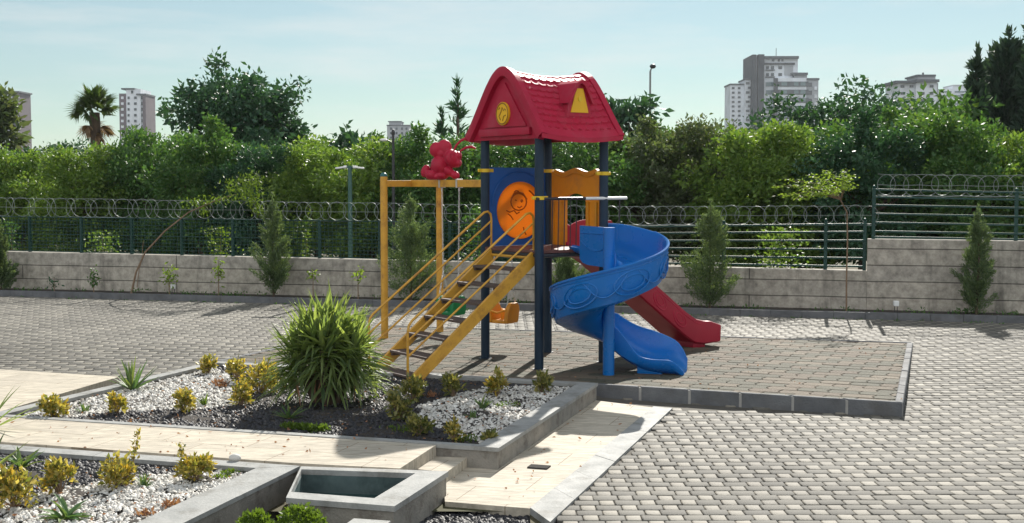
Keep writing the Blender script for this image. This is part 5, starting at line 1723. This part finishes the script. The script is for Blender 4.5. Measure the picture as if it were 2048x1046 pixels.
# dark sword leaves reaching in at the left edge
rosette('dark spiky plant reaching in over the left edge beside the entrance path', -30, 868, ZB, 170, 140, 16, 80, M_yucca, 0.036, name='sword_plant', cat='plant', el=(5, 80), droop=(0.0, 0.4))
rosette('dark stiff-leaved plant at the left edge of the front bed', -34, 968, ZB, 190, 125, 14, 81, M_yucca, 0.036, name='sword_plant', cat='plant', el=(10, 80), droop=(0.0, 0.3))

def shrub(label, px, py, z, wpx, hpx, seed, m=M_gold, leaf=0.042, n=520, spike=None, group='golden shrubs in the beds', off=(0, 0)):
    b = G(px, py, z); k = pxs(b.y)
    rng = np.random.default_rng(seed)
    rx, rz_ = wpx / 2 * k, hpx / 2 * k
    ncl = 16
    C = ellipsoid_clumps(rng, ncl, (rx * 0.72, rx * 0.72, rz_ * 0.78), -0.85, 0.4); C[:, 2] += rz_ * 0.95
    n = int(n * 0.75)
    ci = rng.integers(0, ncl, n)
    o_ = unit(rng.normal(size=(n, 3))) * (rng.random(n) ** 0.5)[:, None] * (0.42 * rx)
    pos = C[ci] + o_
    pos[:, 2] = np.maximum(pos[:, 2], 0.012)
    d = unit(pos - np.array([0, 0, rz_ * 0.5])) + rng.normal(size=(n, 3)) * 0.8 + np.array([0, 0, 0.35])
    s = rng.uniform(0.6, 1.35, n)
    twigs = MB()
    for c in C:
        twigs.tube([(0, 0, 0), tuple(c * 0.5 + np.array([0, 0, 0.0])), tuple(c)], [0.006, 0.004, 0.002], 5)
    if spike:
        sx, sh, lean = spike
        m2 = 90; t = rng.random(m2)
        bx, bz = sx * k, rz_ * 1.0
        p = np.stack([bx + lean * k * t + rng.normal(0, 0.018, m2) * (1.1 - 0.6 * t), rng.normal(0, 0.018, m2), bz + (sh * k) * t], 1)
        pos = np.concatenate([pos, p]); d = np.concatenate([d, np.array([0, 0, 0.8]) + rng.normal(size=(m2, 3)) * 0.8]); s = np.concatenate([s, rng.uniform(0.6, 1.0, m2)])
        twigs.tube([(0, 0, 0), (bx, 0, bz), (bx + lean * k, 0, bz + sh * k)], [0.006, 0.005, 0.002], 5)
    me = leaves('foliage', pos, d, leaf * s, leaf * 0.52 * s, 0.2, rng)
    t = thing('golden_shrub', label, 'shrub', b, 0, group)
    link('foliage', me, m, t)
    twigs.build('stems', M_twig, t)
sh = [
    ('small orange-gold shrub at the back rim of the large bed left of the yucca', 416, 748, 38, 42, M_gold, 380),
    ('bushy golden shrub touching the left side of the yucca', 520, 788, 92, 72, M_gold, 900),
    ('golden shrub behind the shrub beside the yucca at the back rim', 474, 765, 52, 50, M_gold, 480),
    ('low golden shrub in front of the bushy one left of the yucca', 482, 812, 48, 48, M_gold, 480),
    ('orange-gold round shrub on the border of white and black pebbles', 366, 826, 50, 48, M_gold, 460),
    ('small round gold shrub right below the upright agave', 234, 828, 44, 44, M_gold, 400),
    ('gold-green shrub at the left corner of the large bed', 108, 836, 62, 46, M_gold, 520),
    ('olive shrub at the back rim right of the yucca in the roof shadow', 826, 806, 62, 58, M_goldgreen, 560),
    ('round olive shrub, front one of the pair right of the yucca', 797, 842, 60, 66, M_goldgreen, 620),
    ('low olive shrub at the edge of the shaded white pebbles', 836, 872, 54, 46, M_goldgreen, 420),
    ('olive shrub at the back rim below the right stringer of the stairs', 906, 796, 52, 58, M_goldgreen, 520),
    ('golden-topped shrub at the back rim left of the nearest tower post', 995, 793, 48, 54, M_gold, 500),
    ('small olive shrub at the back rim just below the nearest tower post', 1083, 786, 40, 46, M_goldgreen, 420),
    ('small orange-yellow shrub at the front rim of the white pebbles', 908, 884, 42, 44, M_gold, 260),
    ('tiny green shrub in the front right corner of the large bed', 976, 886, 34, 22, M_goldgreen, 180),
]
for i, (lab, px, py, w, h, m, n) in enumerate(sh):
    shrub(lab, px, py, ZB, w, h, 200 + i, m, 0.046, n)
shrub('tall golden shrub cut by the left edge of the front bed', 28, 1018, ZB, 96, 104, 230, M_gold, 0.046, 900)
shrub('golden shrub second from the left in the front bed', 120, 990, ZB, 66, 80, 231, M_gold, 0.046, 620)
shrub('broad golden shrub with one tall upright shoot in the front bed', 236, 975, ZB, 80, 64, 232, M_gold, 0.042, 680, spike=(28, 84, 16))
shrub('round golden shrub with a thin left shoot at the right end of the front bed', 392, 963, ZB, 74, 54, 233, M_gold, 0.042, 640, spike=(-22, 46, -10))
# clipped hedge balls in the sunken strip, tops showing
for (px, py, w, s_, lab) in ((600, 1012, 110, 240, 'yellow-green clipped bush in front of the pool, the taller one'), (510, 1026, 90, 241, 'yellow-green clipped bush in front of the pool, the left lower one')):
    p = P(px, py + 50, 7.35)
    shrub_me = None
    b = Vector((p.x, p.y, -0.30)); top = zat(py, 7.35)
    k = pxs(7.35); rx = w / 2 * k; rz_ = (top + 0.30) / 2
    rng = np.random.default_rng(s_)
    n = 2600
    dirs = unit(rng.normal(size=(n, 3))); pos = dirs * np.array([rx, rx, rz_]) * (0.75 + 0.27 * rng.random(n))[:, None]
    pos[:, 2] += rz_
    t = thing('clipped_bush', lab, 'bush', b, 0)
    link('foliage', leaves('foliage', pos, dirs + rng.normal(size=(n, 3)) * 0.7, 0.034 * rng.uniform(0.7, 1.3, n), 0.02 * rng.uniform(0.7, 1.3, n), 0.2, rng), M_lime, t)
    MB().tube([(0, 0, 0), (0, 0, rz_)], 0.015, 6).build('stem', M_twig, t)
# lime ground cover and dry tufts
def cover(name, pts_, m, leaf, n, label_kind='stuff', spread=0.05, h=0.05):
    rng = np.random.default_rng(len(pts_) * 7 + n)
    P_ = np.array([[g.x, g.y, g.z] for g in pts_])
    ci = rng.integers(0, len(P_), n)
    pos = P_[ci] + np.stack([rng.normal(0, spread, n), rng.normal(0, spread * 0.7, n), rng.random(n) * h], 1)
    d = rng.normal(size=(n, 3)) * 0.6 + np.array([0, 0, 0.8])
    o = link(name, leaves(name, pos, d, leaf * rng.uniform(0.6, 1.3, n), leaf * 0.5, 0.2, rng), m)
    return struct(o, 'stuff')
cover('ground_cover', [G(575 + 9 * i, 859 + i * 0.7, ZB) for i in range(9)], M_lime, 0.035, 620, spread=0.025, h=0.045)
cover('ground_cover', [G(x, y, ZB) for x, y in ((440, 958), (462, 949), (486, 943), (452, 953))], M_lime, 0.03, 160, spread=0.025, h=0.02)
cover('ground_cover', [G(x, y, ZB) for x, y in ((930, 880), (945, 884), (925, 886), (800, 866), (820, 862), (780, 860), (1010, 812), (1000, 816), (1030, 814), (740, 800))], M_lime, 0.03, 260, spread=0.03, h=0.035)
cover('dry_tufts', [G(x, y, ZB) for x, y in ((440, 766), (432, 770), (448, 772), (440, 776), (345, 1014), (338, 1018), (290, 1034), (860, 794), (862, 797))], M_dry, 0.04, 240, spread=0.03, h=0.03)
cover('ground_cover', [Vector((*wl(px, random.uniform(0.3, 0.85)), 0.055)) for px in [random.uniform(0, 2040) for _ in range(70)]], M_leaf_g, 0.05, 900, spread=0.10, h=0.05)

def litter():
    rng = np.random.default_rng(9)
    pos = []
    for poly, n, z in ((b1i, 260, ZB + 0.018), (b2i, 120, ZB + 0.018), ([xy(p) for p in pathL], 60, ZN + 0.004), (up, 70, tz + 0.004), ([xy(p) for p in mat_poly], 90, 0.02)):
        q = scatter(poly, n * 4, z=z)[:n]; pos.append(q)
    pos = np.concatenate(pos); n = len(pos)
    d = rng.normal(size=(n, 3)) * np.array([1, 1, 0.25])
    struct(link('fallen_leaves', leaves('fallen_leaves', pos, d, 0.035 * rng.uniform(0.5, 1.3, n), 0.016 * rng.uniform(0.6, 1.3, n), 0.25, rng), M_dry), 'stuff')
litter()
def joint_weeds():
    rng = np.random.default_rng(10)
    pos, d = [], []
    for k in range(46):
        px = rng.uniform(20, 2030); p = wl(px, -0.03 - abs(rng.normal(0, 0.10)))
        m = rng.integers(5, 16)
        pos.append(np.stack([p.x + rng.normal(0, 0.04, m), p.y + rng.normal(0, 0.03, m), np.full(m, -0.004)], 1))
        d.append(rng.normal(size=(m, 3)) * 0.6 + np.array([0, 0, 0.7]))
    pos = np.concatenate(pos); d = np.concatenate(d); n = len(pos)
    struct(link('weeds', leaves('weeds', pos, d, 0.04 * rng.uniform(0.5, 1.4, n), 0.016, 0.2, rng), M_leaf_g), 'stuff')
joint_weeds()

# saplings along the wall
def sapling(label, px, py_top, lean=(0, 0), crown_w=26, crown_h=40, n=90, off=0.5, leaf=0.075, m=M_fresh, r=0.010, name='sapling', px_top=None, group='thin saplings along the wall'):
    p = wl(px, off); top = P(px_top if px_top is not None else px, py_top, p.y)
    b = Vector((p.x, p.y, 0.055))
    d = Vector((top.x, top.y, top.z)) - b
    t = thing(name, label, 'sapling', b, 0, group)
    rng = np.random.default_rng(int(px * 3 + py_top))
    k = pxs(p.y)
    mid = d * 0.5 + Vector((-0.05 * d.x, 0, 0.06 * d.length if px_top else 0))
    MB().tube([(0, 0, 0), mid * 0.5 + Vector((0, 0, 0)), mid, d * 0.96], [r, r * 0.85, r * 0.7, r * 0.3], 7).build('trunk', M_twig, t, smooth=True)
    c = np.array(d) - np.array([0, 0, crown_h * k * 0.5])
    pos = c + rng.normal(size=(n, 3)) * np.array([crown_w * k * 0.32, crown_w * k * 0.32, crown_h * k * 0.28])
    dd_ = rng.normal(size=(n, 3)) * 0.8 + np.array([0, 0, -0.3])
    link('crown', leaves('crown', pos, dd_, leaf * rng.uniform(0.7, 1.3, n), leaf * 0.45, 0.2, rng), m, t)
    return t, b, d
sapling('short leafy seedling near the left end of the low wall', 187, 538, crown_w=20, crown_h=40, n=80, m=M_leaf_g)
sapling('pale green sapling beside the left garden spotlight', 338, 532, crown_w=22, crown_h=40, n=110)
sapling('tall thin sapling with pale leaves between the two leaning trunks and the slim cypress', 437, 516, crown_w=18, crown_h=44, n=80)
sapling('thin bare-stemmed sapling behind the yucca', 626, 536, crown_w=20, crown_h=22, n=40)
sapling('thin sapling left of the left ochre post behind the yucca', 716, 536, crown_w=20, crown_h=26, n=50)
sapling('small dark seedling in the strip at far left', 108, 552, crown_w=16, crown_h=30, n=40, m=M_leaf_d)
# leaning tree on the left
def leaning():
    p = wl(262, 0.5); b = Vector((p.x, p.y, 0.055))
    t = thing('leaning_sapling', 'leaning bare sapling with a bright drooping crown before the mesh fence at left', 'sapling', b)
    def q(px, py, dy=0): return P(px, py, p.y + dy) - b
    MB().tube([(0, 0, 0), q(272, 545), q(290, 505), q(330, 462), q(378, 424), q(430, 402), q(472, 388)], [0.02, 0.018, 0.016, 0.014, 0.012, 0.009, 0.005], 8).build('trunk', M_twig, t, smooth=True)
    MB().tube([q(274, 575), q(278, 540), q(286, 512)], 0.007, 6).tube([q(284, 518), q(285, 495), q(287, 482)], 0.005, 5).build('branch', M_twig, t)
    rng = np.random.default_rng(77)
    cl = [(392, 402, 26, 9, 80), (408, 420, 10, 14, 40), (440, 396, 30, 10, 90), (480, 372, 34, 22, 260), (505, 360, 26, 18, 170), (500, 392, 26, 22, 170), (515, 415, 14, 22, 90)]
    pos = np.concatenate([np.array(q(x, y)) + rng.normal(size=(n, 3)) * np.array([w, w * 0.8, h]) * 0.5 * pxs(p.y) for x, y, w, h, n in cl])
    d = rng.normal(size=(len(pos), 3)) * 0.7 + np.array([0.3, 0, -0.9])
    link('crown', leaves('crown', pos, d, 0.072 * rng.uniform(0.6, 1.3, len(pos)), 0.024, 0.2, rng), M_lime, t)
leaning()
def feathery():
    p = wl(1694, 0.5); b = Vector((p.x, p.y, 0.055))
    t = thing('feathery_sapling', 'thin tall sapling with a flat feathery pale crown before the step in the wall', 'sapling', b)
    def q(px, py, dy=0): return P(px, py, p.y + dy) - b
    MB().tube([(0, 0, 0), q(1693, 560), q(1695, 480), q(1694, 425), q(1680, 398)], [0.014, 0.013, 0.012, 0.010, 0.008], 8).build('trunk', M_twig, t, smooth=True)
    rng = np.random.default_rng(78)
    br = MB(); pos, dr = [], []
    ends = [(1550, 372), (1562, 392), (1585, 360), (1600, 378), (1590, 398), (1625, 352), (1640, 372), (1655, 342), (1690, 340), (1700, 352), (1660, 388), (1615, 395), (1700, 372), (1640, 392)]
    s0 = q(1682, 400)
    for (x, y) in ends:
        e = q(x, y, rng.normal() * 0.25)
        m_ = s0.lerp(e, 0.5) + Vector((0, 0, 0.10))
        br.tube([s0, m_, e], [0.006, 0.004, 0.002], 5)
        for i in range(85):
            f = rng.uniform(0.35, 1.03)
            c = s0.lerp(m_, f * 2) if f < 0.5 else m_.lerp(e, f * 2 - 1)
            pos.append(np.array(c) + rng.normal(size=3) * np.array([0.05, 0.05, 0.014])); dr.append(rng.normal(size=3) * np.array([1, 1, 0.3]) + np.array([0, 0, -0.15]))
    br.build('branch', M_twig, t)
    pos = np.array(pos); dr = np.array(dr); n = len(pos)
    link('crown', leaves('crown', pos, dr, 0.060 * rng.uniform(0.6, 1.3, n), 0.022, 0.1, rng), M_fresh, t)
feathery()
# small plants showing above the wall, behind it
for (px, py, h, w, lab, m) in ((24, 500, 60, 26, 'upright leafy shoot above the wall at far left', M_leaf_g), (440, 512, 60, 50, 'leafy weeds above the wall left of the slim cypress', M_lime),
                              (205, 505, 44, 60, 'dry pale weeds above the wall below the orchard at left', M_leaf_y), (612, 516, 52, 14, 'single upright shoot above the wall right of the slim cypress', M_lime), (1240, 530, 50, 46, 'pale leafy weeds above the wall beside the spiral slide', M_leaf_y),
                              (1560, 532, 80, 90, 'bright leafy vine climbing the bar fence left of the feathery sapling', M_leaf_y), (955, 525, 120, 60, 'leafy climber behind the swing beneath the bug figure', M_leaf_g)):
    p = wl(px, OFF + 0.55); k = pxs(p.y)
    rng = np.random.default_rng(int(px)); n = int(60 + w * h / 14)
    zb0 = zat(py, p.y)
    b = Vector((p.x, p.y, -0.02))
    o_ = thing('wild_plant', lab, 'plant', b)
    pos = np.stack([rng.normal(0, w * k * 0.28, n), rng.normal(0, w * k * 0.2, n), zb0 + rng.random(n) * h * k], 1)
    link('foliage', leaves('foliage', pos, rng.normal(size=(n, 3)) * 0.8 + np.array([0, 0, 0.3]), 0.075 * rng.uniform(0.6, 1.3, n), 0.036, 0.2, rng), m, o_)
    MB().tube([(0, 0, 0), (0.02, 0, zb0 + h * k * 0.8)], [0.012, 0.004], 6).build('stem', M_twig, o_)

# fan palm
def palm():
    Y = 40; b = P(192, 365, Y); k = pxs(Y); zc = zat(222, Y)
    t = thing('fan_palm', 'fan palm with a skirt of dry fronds left of the white tower', 'palm', (b.x, b.y, -0.05))
    MB().tube([(0, 0, 0), (0.05, 0, zc * 0.5), (0, 0, zc)], [0.22, 0.18, 0.16], 10).build('trunk', M_bark, t, smooth=True)
    r_ = random.Random(3)
    def fan(B_, base, az, el, stalk, rad, drp):
        h = Vector((math.cos(az), math.sin(az), 0)); d = h * math.cos(el) + Vector((0, 0, math.sin(el)))
        tip = Vector(base) + d * stalk
        s = Vector((-math.sin(az), math.cos(az), 0)); s = Matrix.Rotation(r_.uniform(-1.3, 1.3), 3, d) @ s
        for i in range(13):
            a = (i - 6) / 6 * R(75)
            dd_ = d * math.cos(a) + s * math.sin(a)
            B_.append((tuple(tip), math.atan2(dd_.y, dd_.x), math.asin(max(-1, min(1, dd_.z))), rad * r_.uniform(0.8, 1.05) * (1 - 0.25 * abs(i - 6) / 6), 0.075, drp))
    live, dry = [], []
    for i in range(44):
        fan(live, (0, 0, zc), r_.uniform(0, 6.28), R(r_.uniform(-10, 88)), r_.uniform(0.28, 0.55), r_.uniform(0.42, 0.60), r_.uniform(0.1, 0.7))
    for i in range(10):
        fan(dry, (0, 0, zc - r_.uniform(0.1, 0.5)), r_.uniform(0, 6.28), R(r_.uniform(-70, -20)), r_.uniform(0.2, 0.45), r_.uniform(0.4, 0.6), r_.uniform(0.3, 1.0))
    link('fronds', blade_mesh('fronds', live, 3), M_palm, t)
    link('dry_fronds', blade_mesh('dry_fronds', dry, 3), M_palmdead, t)
palm()

# ------------------------------------------------------------------ street lamps
def lamp_green():
    Y = wl(701, OFF + 0.6).y; b = P(701, 500, Y); zt = zat(328, Y)
    t = thing('park_lamp', 'pale green park lamp post with two flat white heads behind the mesh fence', 'lamp post', (b.x, b.y, -0.03))
    MB().tube([(0, 0, 0), (0, 0, zt)], [0.045, 0.036], 12).build('pole', M_lampgreen, t, smooth=True)
    MB().tube([(-0.1, 0, zt - 0.03), (0.1, 0, zt - 0.03)], 0.02, 8).build('crossarm', M_lampgreen, t)
    for s in (-1, 1):
        M = Matrix.Rotation(R(8 * s), 3, 'Y')
        mb = MB().bbox((0.16 * s, 0, zt - 0.035), (0.20, 0.11, 0.03), 0, 0.012, M=M).bbox((0.085 * s, 0, zt - 0.025), (0.06, 0.07, 0.05), 0, 0.012)
        mb.build('lamp_head', M_white, t, smooth=30)
lamp_green()
def lamp_dark():
    p = wl(788, OFF + 0.7); zt = zat(262, p.y)
    t = thing('street_lamp', 'slim dark street lamp with one short arm behind the left ochre post', 'lamp post', (p.x, p.y, -0.03))
    MB().tube([(0, 0, 0), (0, 0, zt)], [0.032, 0.024], 10).build('pole', M_dark, t, smooth=True)
    k = pxs(p.y)
    MB().tube([(0, 0, zt - 0.22), (-0.05, 0, zt - 0.16), (-0.13, 0, zt - 0.13)], 0.012, 8).build('arm', M_dark, t, smooth=True)
    MB().ball((-0.17, 0, zt - 0.13), (0.075, 0.04, 0.028), 12, 8).build('lamp_head', M_white, t, smooth='all')
    MB().ball((0, 0, zt), (0.035, 0.035, 0.06), 10, 6).build('finial', M_dark, t, smooth='all')
lamp_dark()
def lamp_far():
    Y = 60.0; b = P(1299, 365, Y); zt = zat(142, Y)
    t = thing('street_lamp', 'tall thin street lamp with a bulb head against the sky right of the red roof', 'lamp post', (b.x, b.y, -0.03))
    MB().tube([(0, 0, 0), (0, 0, zt), (0.03, 0, zt + 0.10), (0.08, 0, zt + 0.16)], [0.07, 0.045, 0.035, 0.03], 8).build('pole', mk('lamp_grey', (0.22, 0.23, 0.23), (0.18, 0.19, 0.19), 5, 0.5), t, smooth=True)
    MB().ball((0.12, 0, zt + 0.25), (0.15, 0.13, 0.11), 12, 8).build('lamp_head', M_dark, t, smooth='all')
lamp_far()

# ------------------------------------------------------------------ far buildings
M_bw = mk('pale_render', (0.68, 0.72, 0.78), (0.62, 0.66, 0.72), 0.15, 0.85, dirt=(0.44, 0.46, 0.49), dscale=0.12)
M_bg = mk('grey_render_far', (0.055, 0.06, 0.07), (0.045, 0.05, 0.06), 0.15, 0.8)
M_bm = mk('mid_render_far', (0.36, 0.38, 0.41), (0.31, 0.33, 0.36), 0.15, 0.8)
M_bt = mk('brown_red_render', (0.13, 0.10, 0.115), (0.10, 0.08, 0.095), 0.2, 0.85)
M_win = mk('far_window', (0.03, 0.045, 0.055), (0.02, 0.03, 0.04), 0.5, 0.15, spec=0.6)
M_win2 = mk('far_window_pale', (0.10, 0.16, 0.17), (0.07, 0.12, 0.13), 0.5, 0.15, spec=0.6)
M_roofd = mk('dark_flat_roof', (0.09, 0.10, 0.115), (0.07, 0.08, 0.09), 0.5, 0.8)
def far_box(mb, x0, x1, y0, y1, Y, depth, dY=0.0):
    """box whose front stands at distance Y, edges read in photo columns / rows"""
    a, b = P(x0, y0, Y + dY), P(x1, y1, Y + dY)
    z0 = min(a.z, b.z); z1 = max(a.z, b.z)
    mb.box(((a.x + b.x) / 2, Y + dY + depth / 2, (z0 + z1) / 2), (b.x - a.x, depth, z1 - z0))
    return mb
GB = 366
def building(label, Y, px, parts_, wins, cat='building', name='apartment_block'):
    b = P(px, GB, Y)
    t = thing(name, label, cat, (b.x, Y, 0))
    for (nm, x0, x1, y0, y1, dp, dY, m) in parts_:
        mb = MB()
        if y1 >= GB:
            a, c = P(x0, y0, Y + dY), P(x1, y0, Y + dY)
            mb.box(((a.x + c.x) / 2, Y + dY + dp / 2, a.z / 2), (c.x - a.x, dp, a.z))
        else:
            far_box(mb, x0, x1, y0, y1, Y, dp, dY)
        mb.build(nm, m, t)
    for (x0, x1, y0, y1, m, dY) in wins:
        far_box(MB(), x0, x1, y0, y1, Y, 0.5, dY).build('window', m, t)
    shift(t)
Y = 600.0
prt = [('wall', 1527, 1596, 117, GB, 22, 0, M_bw), ('wall', 1550, 1613, 156, GB, 24, -3, M_bw), ('wall', 1613, 1637, 160, GB, 20, -1, M_bm),
       ('slab', 1505, 1513, 109, GB, 24, -2, M_bg), ('slab', 1517, 1529, 108.5, GB, 24, -2.5, M_bg), ('wall', 1511, 1520, 110, GB, 20, 0.5, M_bw),
       ('roof', 1516, 1598, 112, 117, 25, -2, M_roofd), ('roof', 1584, 1616, 145, 150, 20, -3.4, M_roofd), ('wall', 1588, 1614, 150, 157, 18, -2.2, M_bm), ('roof', 1612, 1639, 156, 160, 21, -1.4, M_roofd),
       ('mast', 1552, 1552.8, 96, 112, 0.3, 5, M_bg), ('wall', 1548, 1556, 156, GB, 1, -4, M_bg), ('wall', 1490, 1505, 160, GB, 16, 2, M_bw), ('roof', 1489, 1505, 157, 160, 17, 1.5, M_roofd),
       ('wall', 1461, 1490, 170, GB, 16, 4, M_bw), ('roof', 1460, 1491, 167, 170, 17, 3.5, M_roofd), ('wall', 1527, 1590, 125.5, 129, 1, -1, M_bg)]
wn_ = []
for r_ in range(2):
    for (x0, x1) in ((1532, 1538), (1542, 1548), (1557, 1564)):
        wn_.append((x0, x1, 132 + r_ * 14, 138 + r_ * 14, M_win, -0.3))
    wn_.append((1531, 1550, 139 + r_ * 14, 141 + r_ * 14, M_bg, -0.8))
wn_.append((1569, 1586, 131, 151, M_bm, -0.3))
for x0, x1 in ((1544, 1549), (1556, 1560), (1563, 1567)):
    wn_.append((x0, x1, 118, 123, M_win, -0.3))
for r_ in range(9):
    y = 164 + r_ * 16.2
    wn_.append((1532, 1549, y, y + 8.5, M_win2, -0.4))
    wn_.append((1556, 1617, y - 1.0, y + 9.0, M_win, -3.3))
    for x0, x1 in ((1563, 1574), (1588, 1597), (1601, 1611)):
        wn_.append((x0, x1, y, y + 7.5, M_win2, -3.7))
    wn_.append((1629, 1634, y + 9, y + 16, M_bw, -1.6))
    wn_.append((1614, 1624, y + 1, y + 9, M_win, -1.4))
for r_ in range(11):
    y = 164 + r_ * 9.2
    wn_.append((1492 + (r_ % 2) * 4, 1499 + (r_ % 2) * 3, y, y + 4.5, M_win, 1.6))
    wn_.append((1464, 1469, y + 10, y + 14, M_win, 3.6)); wn_.append((1476, 1481, y + 10, y + 14, M_win, 3.6))
building('stepped high-rise with dark end slab and white balcony bands at the right', Y, 1550, prt, wn_)
Y = 560.0
prt = [('wall', 252, 281, 178, GB, 16, 0, M_bw), ('wall', 238, 253, 187, GB, 14, 0.5, M_bt), ('wall', 278, 286, 188, GB, 14, 0.8, M_bw), ('wall', 285, 291, 190, GB, 15, -0.5, M_bt),
       ('roof', 242, 269, 176, 179, 16, -0.5, M_roofd), ('roof', 272, 292, 187, 190, 15, -0.8, M_roofd)]
wn_ = []
for r_ in range(9):
    y = 193 + r_ * 11.6
    for x0, x1 in ((255, 259), (268, 273)):
        wn_.append((x0, x1, y, y + 5, M_win, -0.3))
    wn_.append((277.5, 285, y - 1, y + 5.5, M_win, 0.4))
    wn_.append((242, 247, y, y + 5, M_bw, 0.2))
wn_.append((262, 266, 181, 187, M_win, -0.3))
building('white tower block with brick-red corners right of the palm', Y, 265, prt, wn_)
Y = 560.0
prt = [('wall', 25, 37, 184, GB, 14, 0, M_bt), ('wall', 12, 26, 186, GB, 14, 1, M_bw), ('roof', 24, 39, 182, 185, 15, -0.6, M_roofd), ('wall', 24.5, 29, 188, GB, 1, -0.7, M_bg)]
wn_ = [(36, 38.5, 192 + r_ * 10, 196 + r_ * 10, M_bm, -0.3) for r_ in range(10)] + [(15, 19, 192 + r_ * 10, 196 + r_ * 10, M_win, 0.7) for r_ in range(10)]
building('narrow brick-red tower sliver behind the wispy tree at far left', Y, 26, prt, wn_)
Y = 640.0
prt = [('wall', 774, 819, 250, GB, 18, 0, M_bm), ('wall', 778, 802, 243, 250, 14, 2, M_bm), ('roof', 776, 803, 242, 244, 15, 1.5, M_roofd), ('roof', 773, 820, 249.5, 251.5, 19, -0.4, M_roofd)]
wn_ = [(x, x + 4, 255 + r_ * 9, 259.5 + r_ * 9, M_win, -0.3) for r_ in range(5) for x in (780, 791, 802, 811)]
building('small grey tower far behind the dark street lamp', Y, 797, prt, wn_)
Y = 420.0
prt = [('wall', 1796, 1832, 166, GB, 14, 0, M_bw), ('wall', 1832, 1874, 164, GB, 15, -1, M_bw), ('roof', 1791, 1834, 161, 166, 18, -2, M_roofd), ('wall', 1836, 1871, 151, 160, 12, 1, M_bm), ('roof', 1834, 1872, 149, 152.5, 13, 0.5, M_roofd), ('roof', 1832, 1879, 158.5, 164, 18, -2.6, M_roofd), ('chimney', 1846, 1848, 145, 149, 1, 3, M_roofd), ('wall', 1872, 1876, 166, 190, 10, -0.5, M_bm)]
wn_ = [(x, x + 7, y, y + 5, M_win, dY) for y in (170, 184, 198) for (x, dY) in ((1802, -0.3), (1820, -0.3), (1842, -1.3), (1860, -1.3))]
building('pale block with dark overhanging flat roofs above the trees at the right', Y, 1835, prt, wn_)
Y = 700.0
prt = [('wall', 1880, 1906, 178, GB, 16, 0, M_bw), ('wall', 1906, 1940, 171, GB, 16, 2, M_bw), ('roof', 1906, 1932, 169.5, 172, 16, 1.6, M_bm), ('wall', 1932, 1956, 186, GB, 16, -2, M_bw)]
wn_ = [(x, x2, 182 + r_ * 8, 185 + r_ * 8, M_win2, dY) for r_ in range(7) for (x, x2, dY) in ((1883, 1903, -0.4), (1910, 1930, 1.6), (1934, 1953, -2.4))]
building('bluish white terraced block between the flat-roofed block and the dark conifers', Y, 1918, prt, wn_)
def gable_house():
    Y = 120.0
    pts_ = [P(x, y, Y) for x, y in ((1948, 262), (1948, 232), (1963, 207), (1974, 236), (1974, 262))]
    b = P(1961, GB, Y)
    t = thing('house', 'pale pointed gable peeking out left of the dark conifers', 'house', (b.x, Y, 0))
    base = [Vector((pts_[0].x, Y, 0))] + pts_[1:4] + [Vector((pts_[4].x, Y, 0))]
    MB().extrude(base, (0, 8, 0)).build('wall', mk('warm_render', (0.50, 0.47, 0.42), (0.44, 0.41, 0.37), 0.4, 0.85), t)
    MB().tube([pts_[1] + Vector((-0.2, -0.2, -0.3)), pts_[2] + Vector((0, -0.2, 0.1)), pts_[3] + Vector((0.2, -0.2, -0.3))], 0.14, 4).build('roof', M_bw, t)
    shift(t)
gable_house()

# ------------------------------------------------------------------ haze
def haze():
    m = bpy.data.materials.new('haze_air'); m.use_nodes = True
    t = m.node_tree; t.nodes.remove(t.nodes['Principled BSDF'])
    v = t.nodes.new('ShaderNodeVolumePrincipled')
    v.inputs['Color'].default_value = (0.86, 0.92, 1.0, 1)
    v.inputs['Density'].default_value = 0.00015
    v.inputs['Anisotropy'].default_value = 0.2
    t.links.new(v.outputs[0], t.nodes['Material Output'].inputs['Volume'])
    o = MB().box((0, 430, 55), (1500, 1000, 113)).build('haze', m)
    struct(o, 'stuff')
haze()
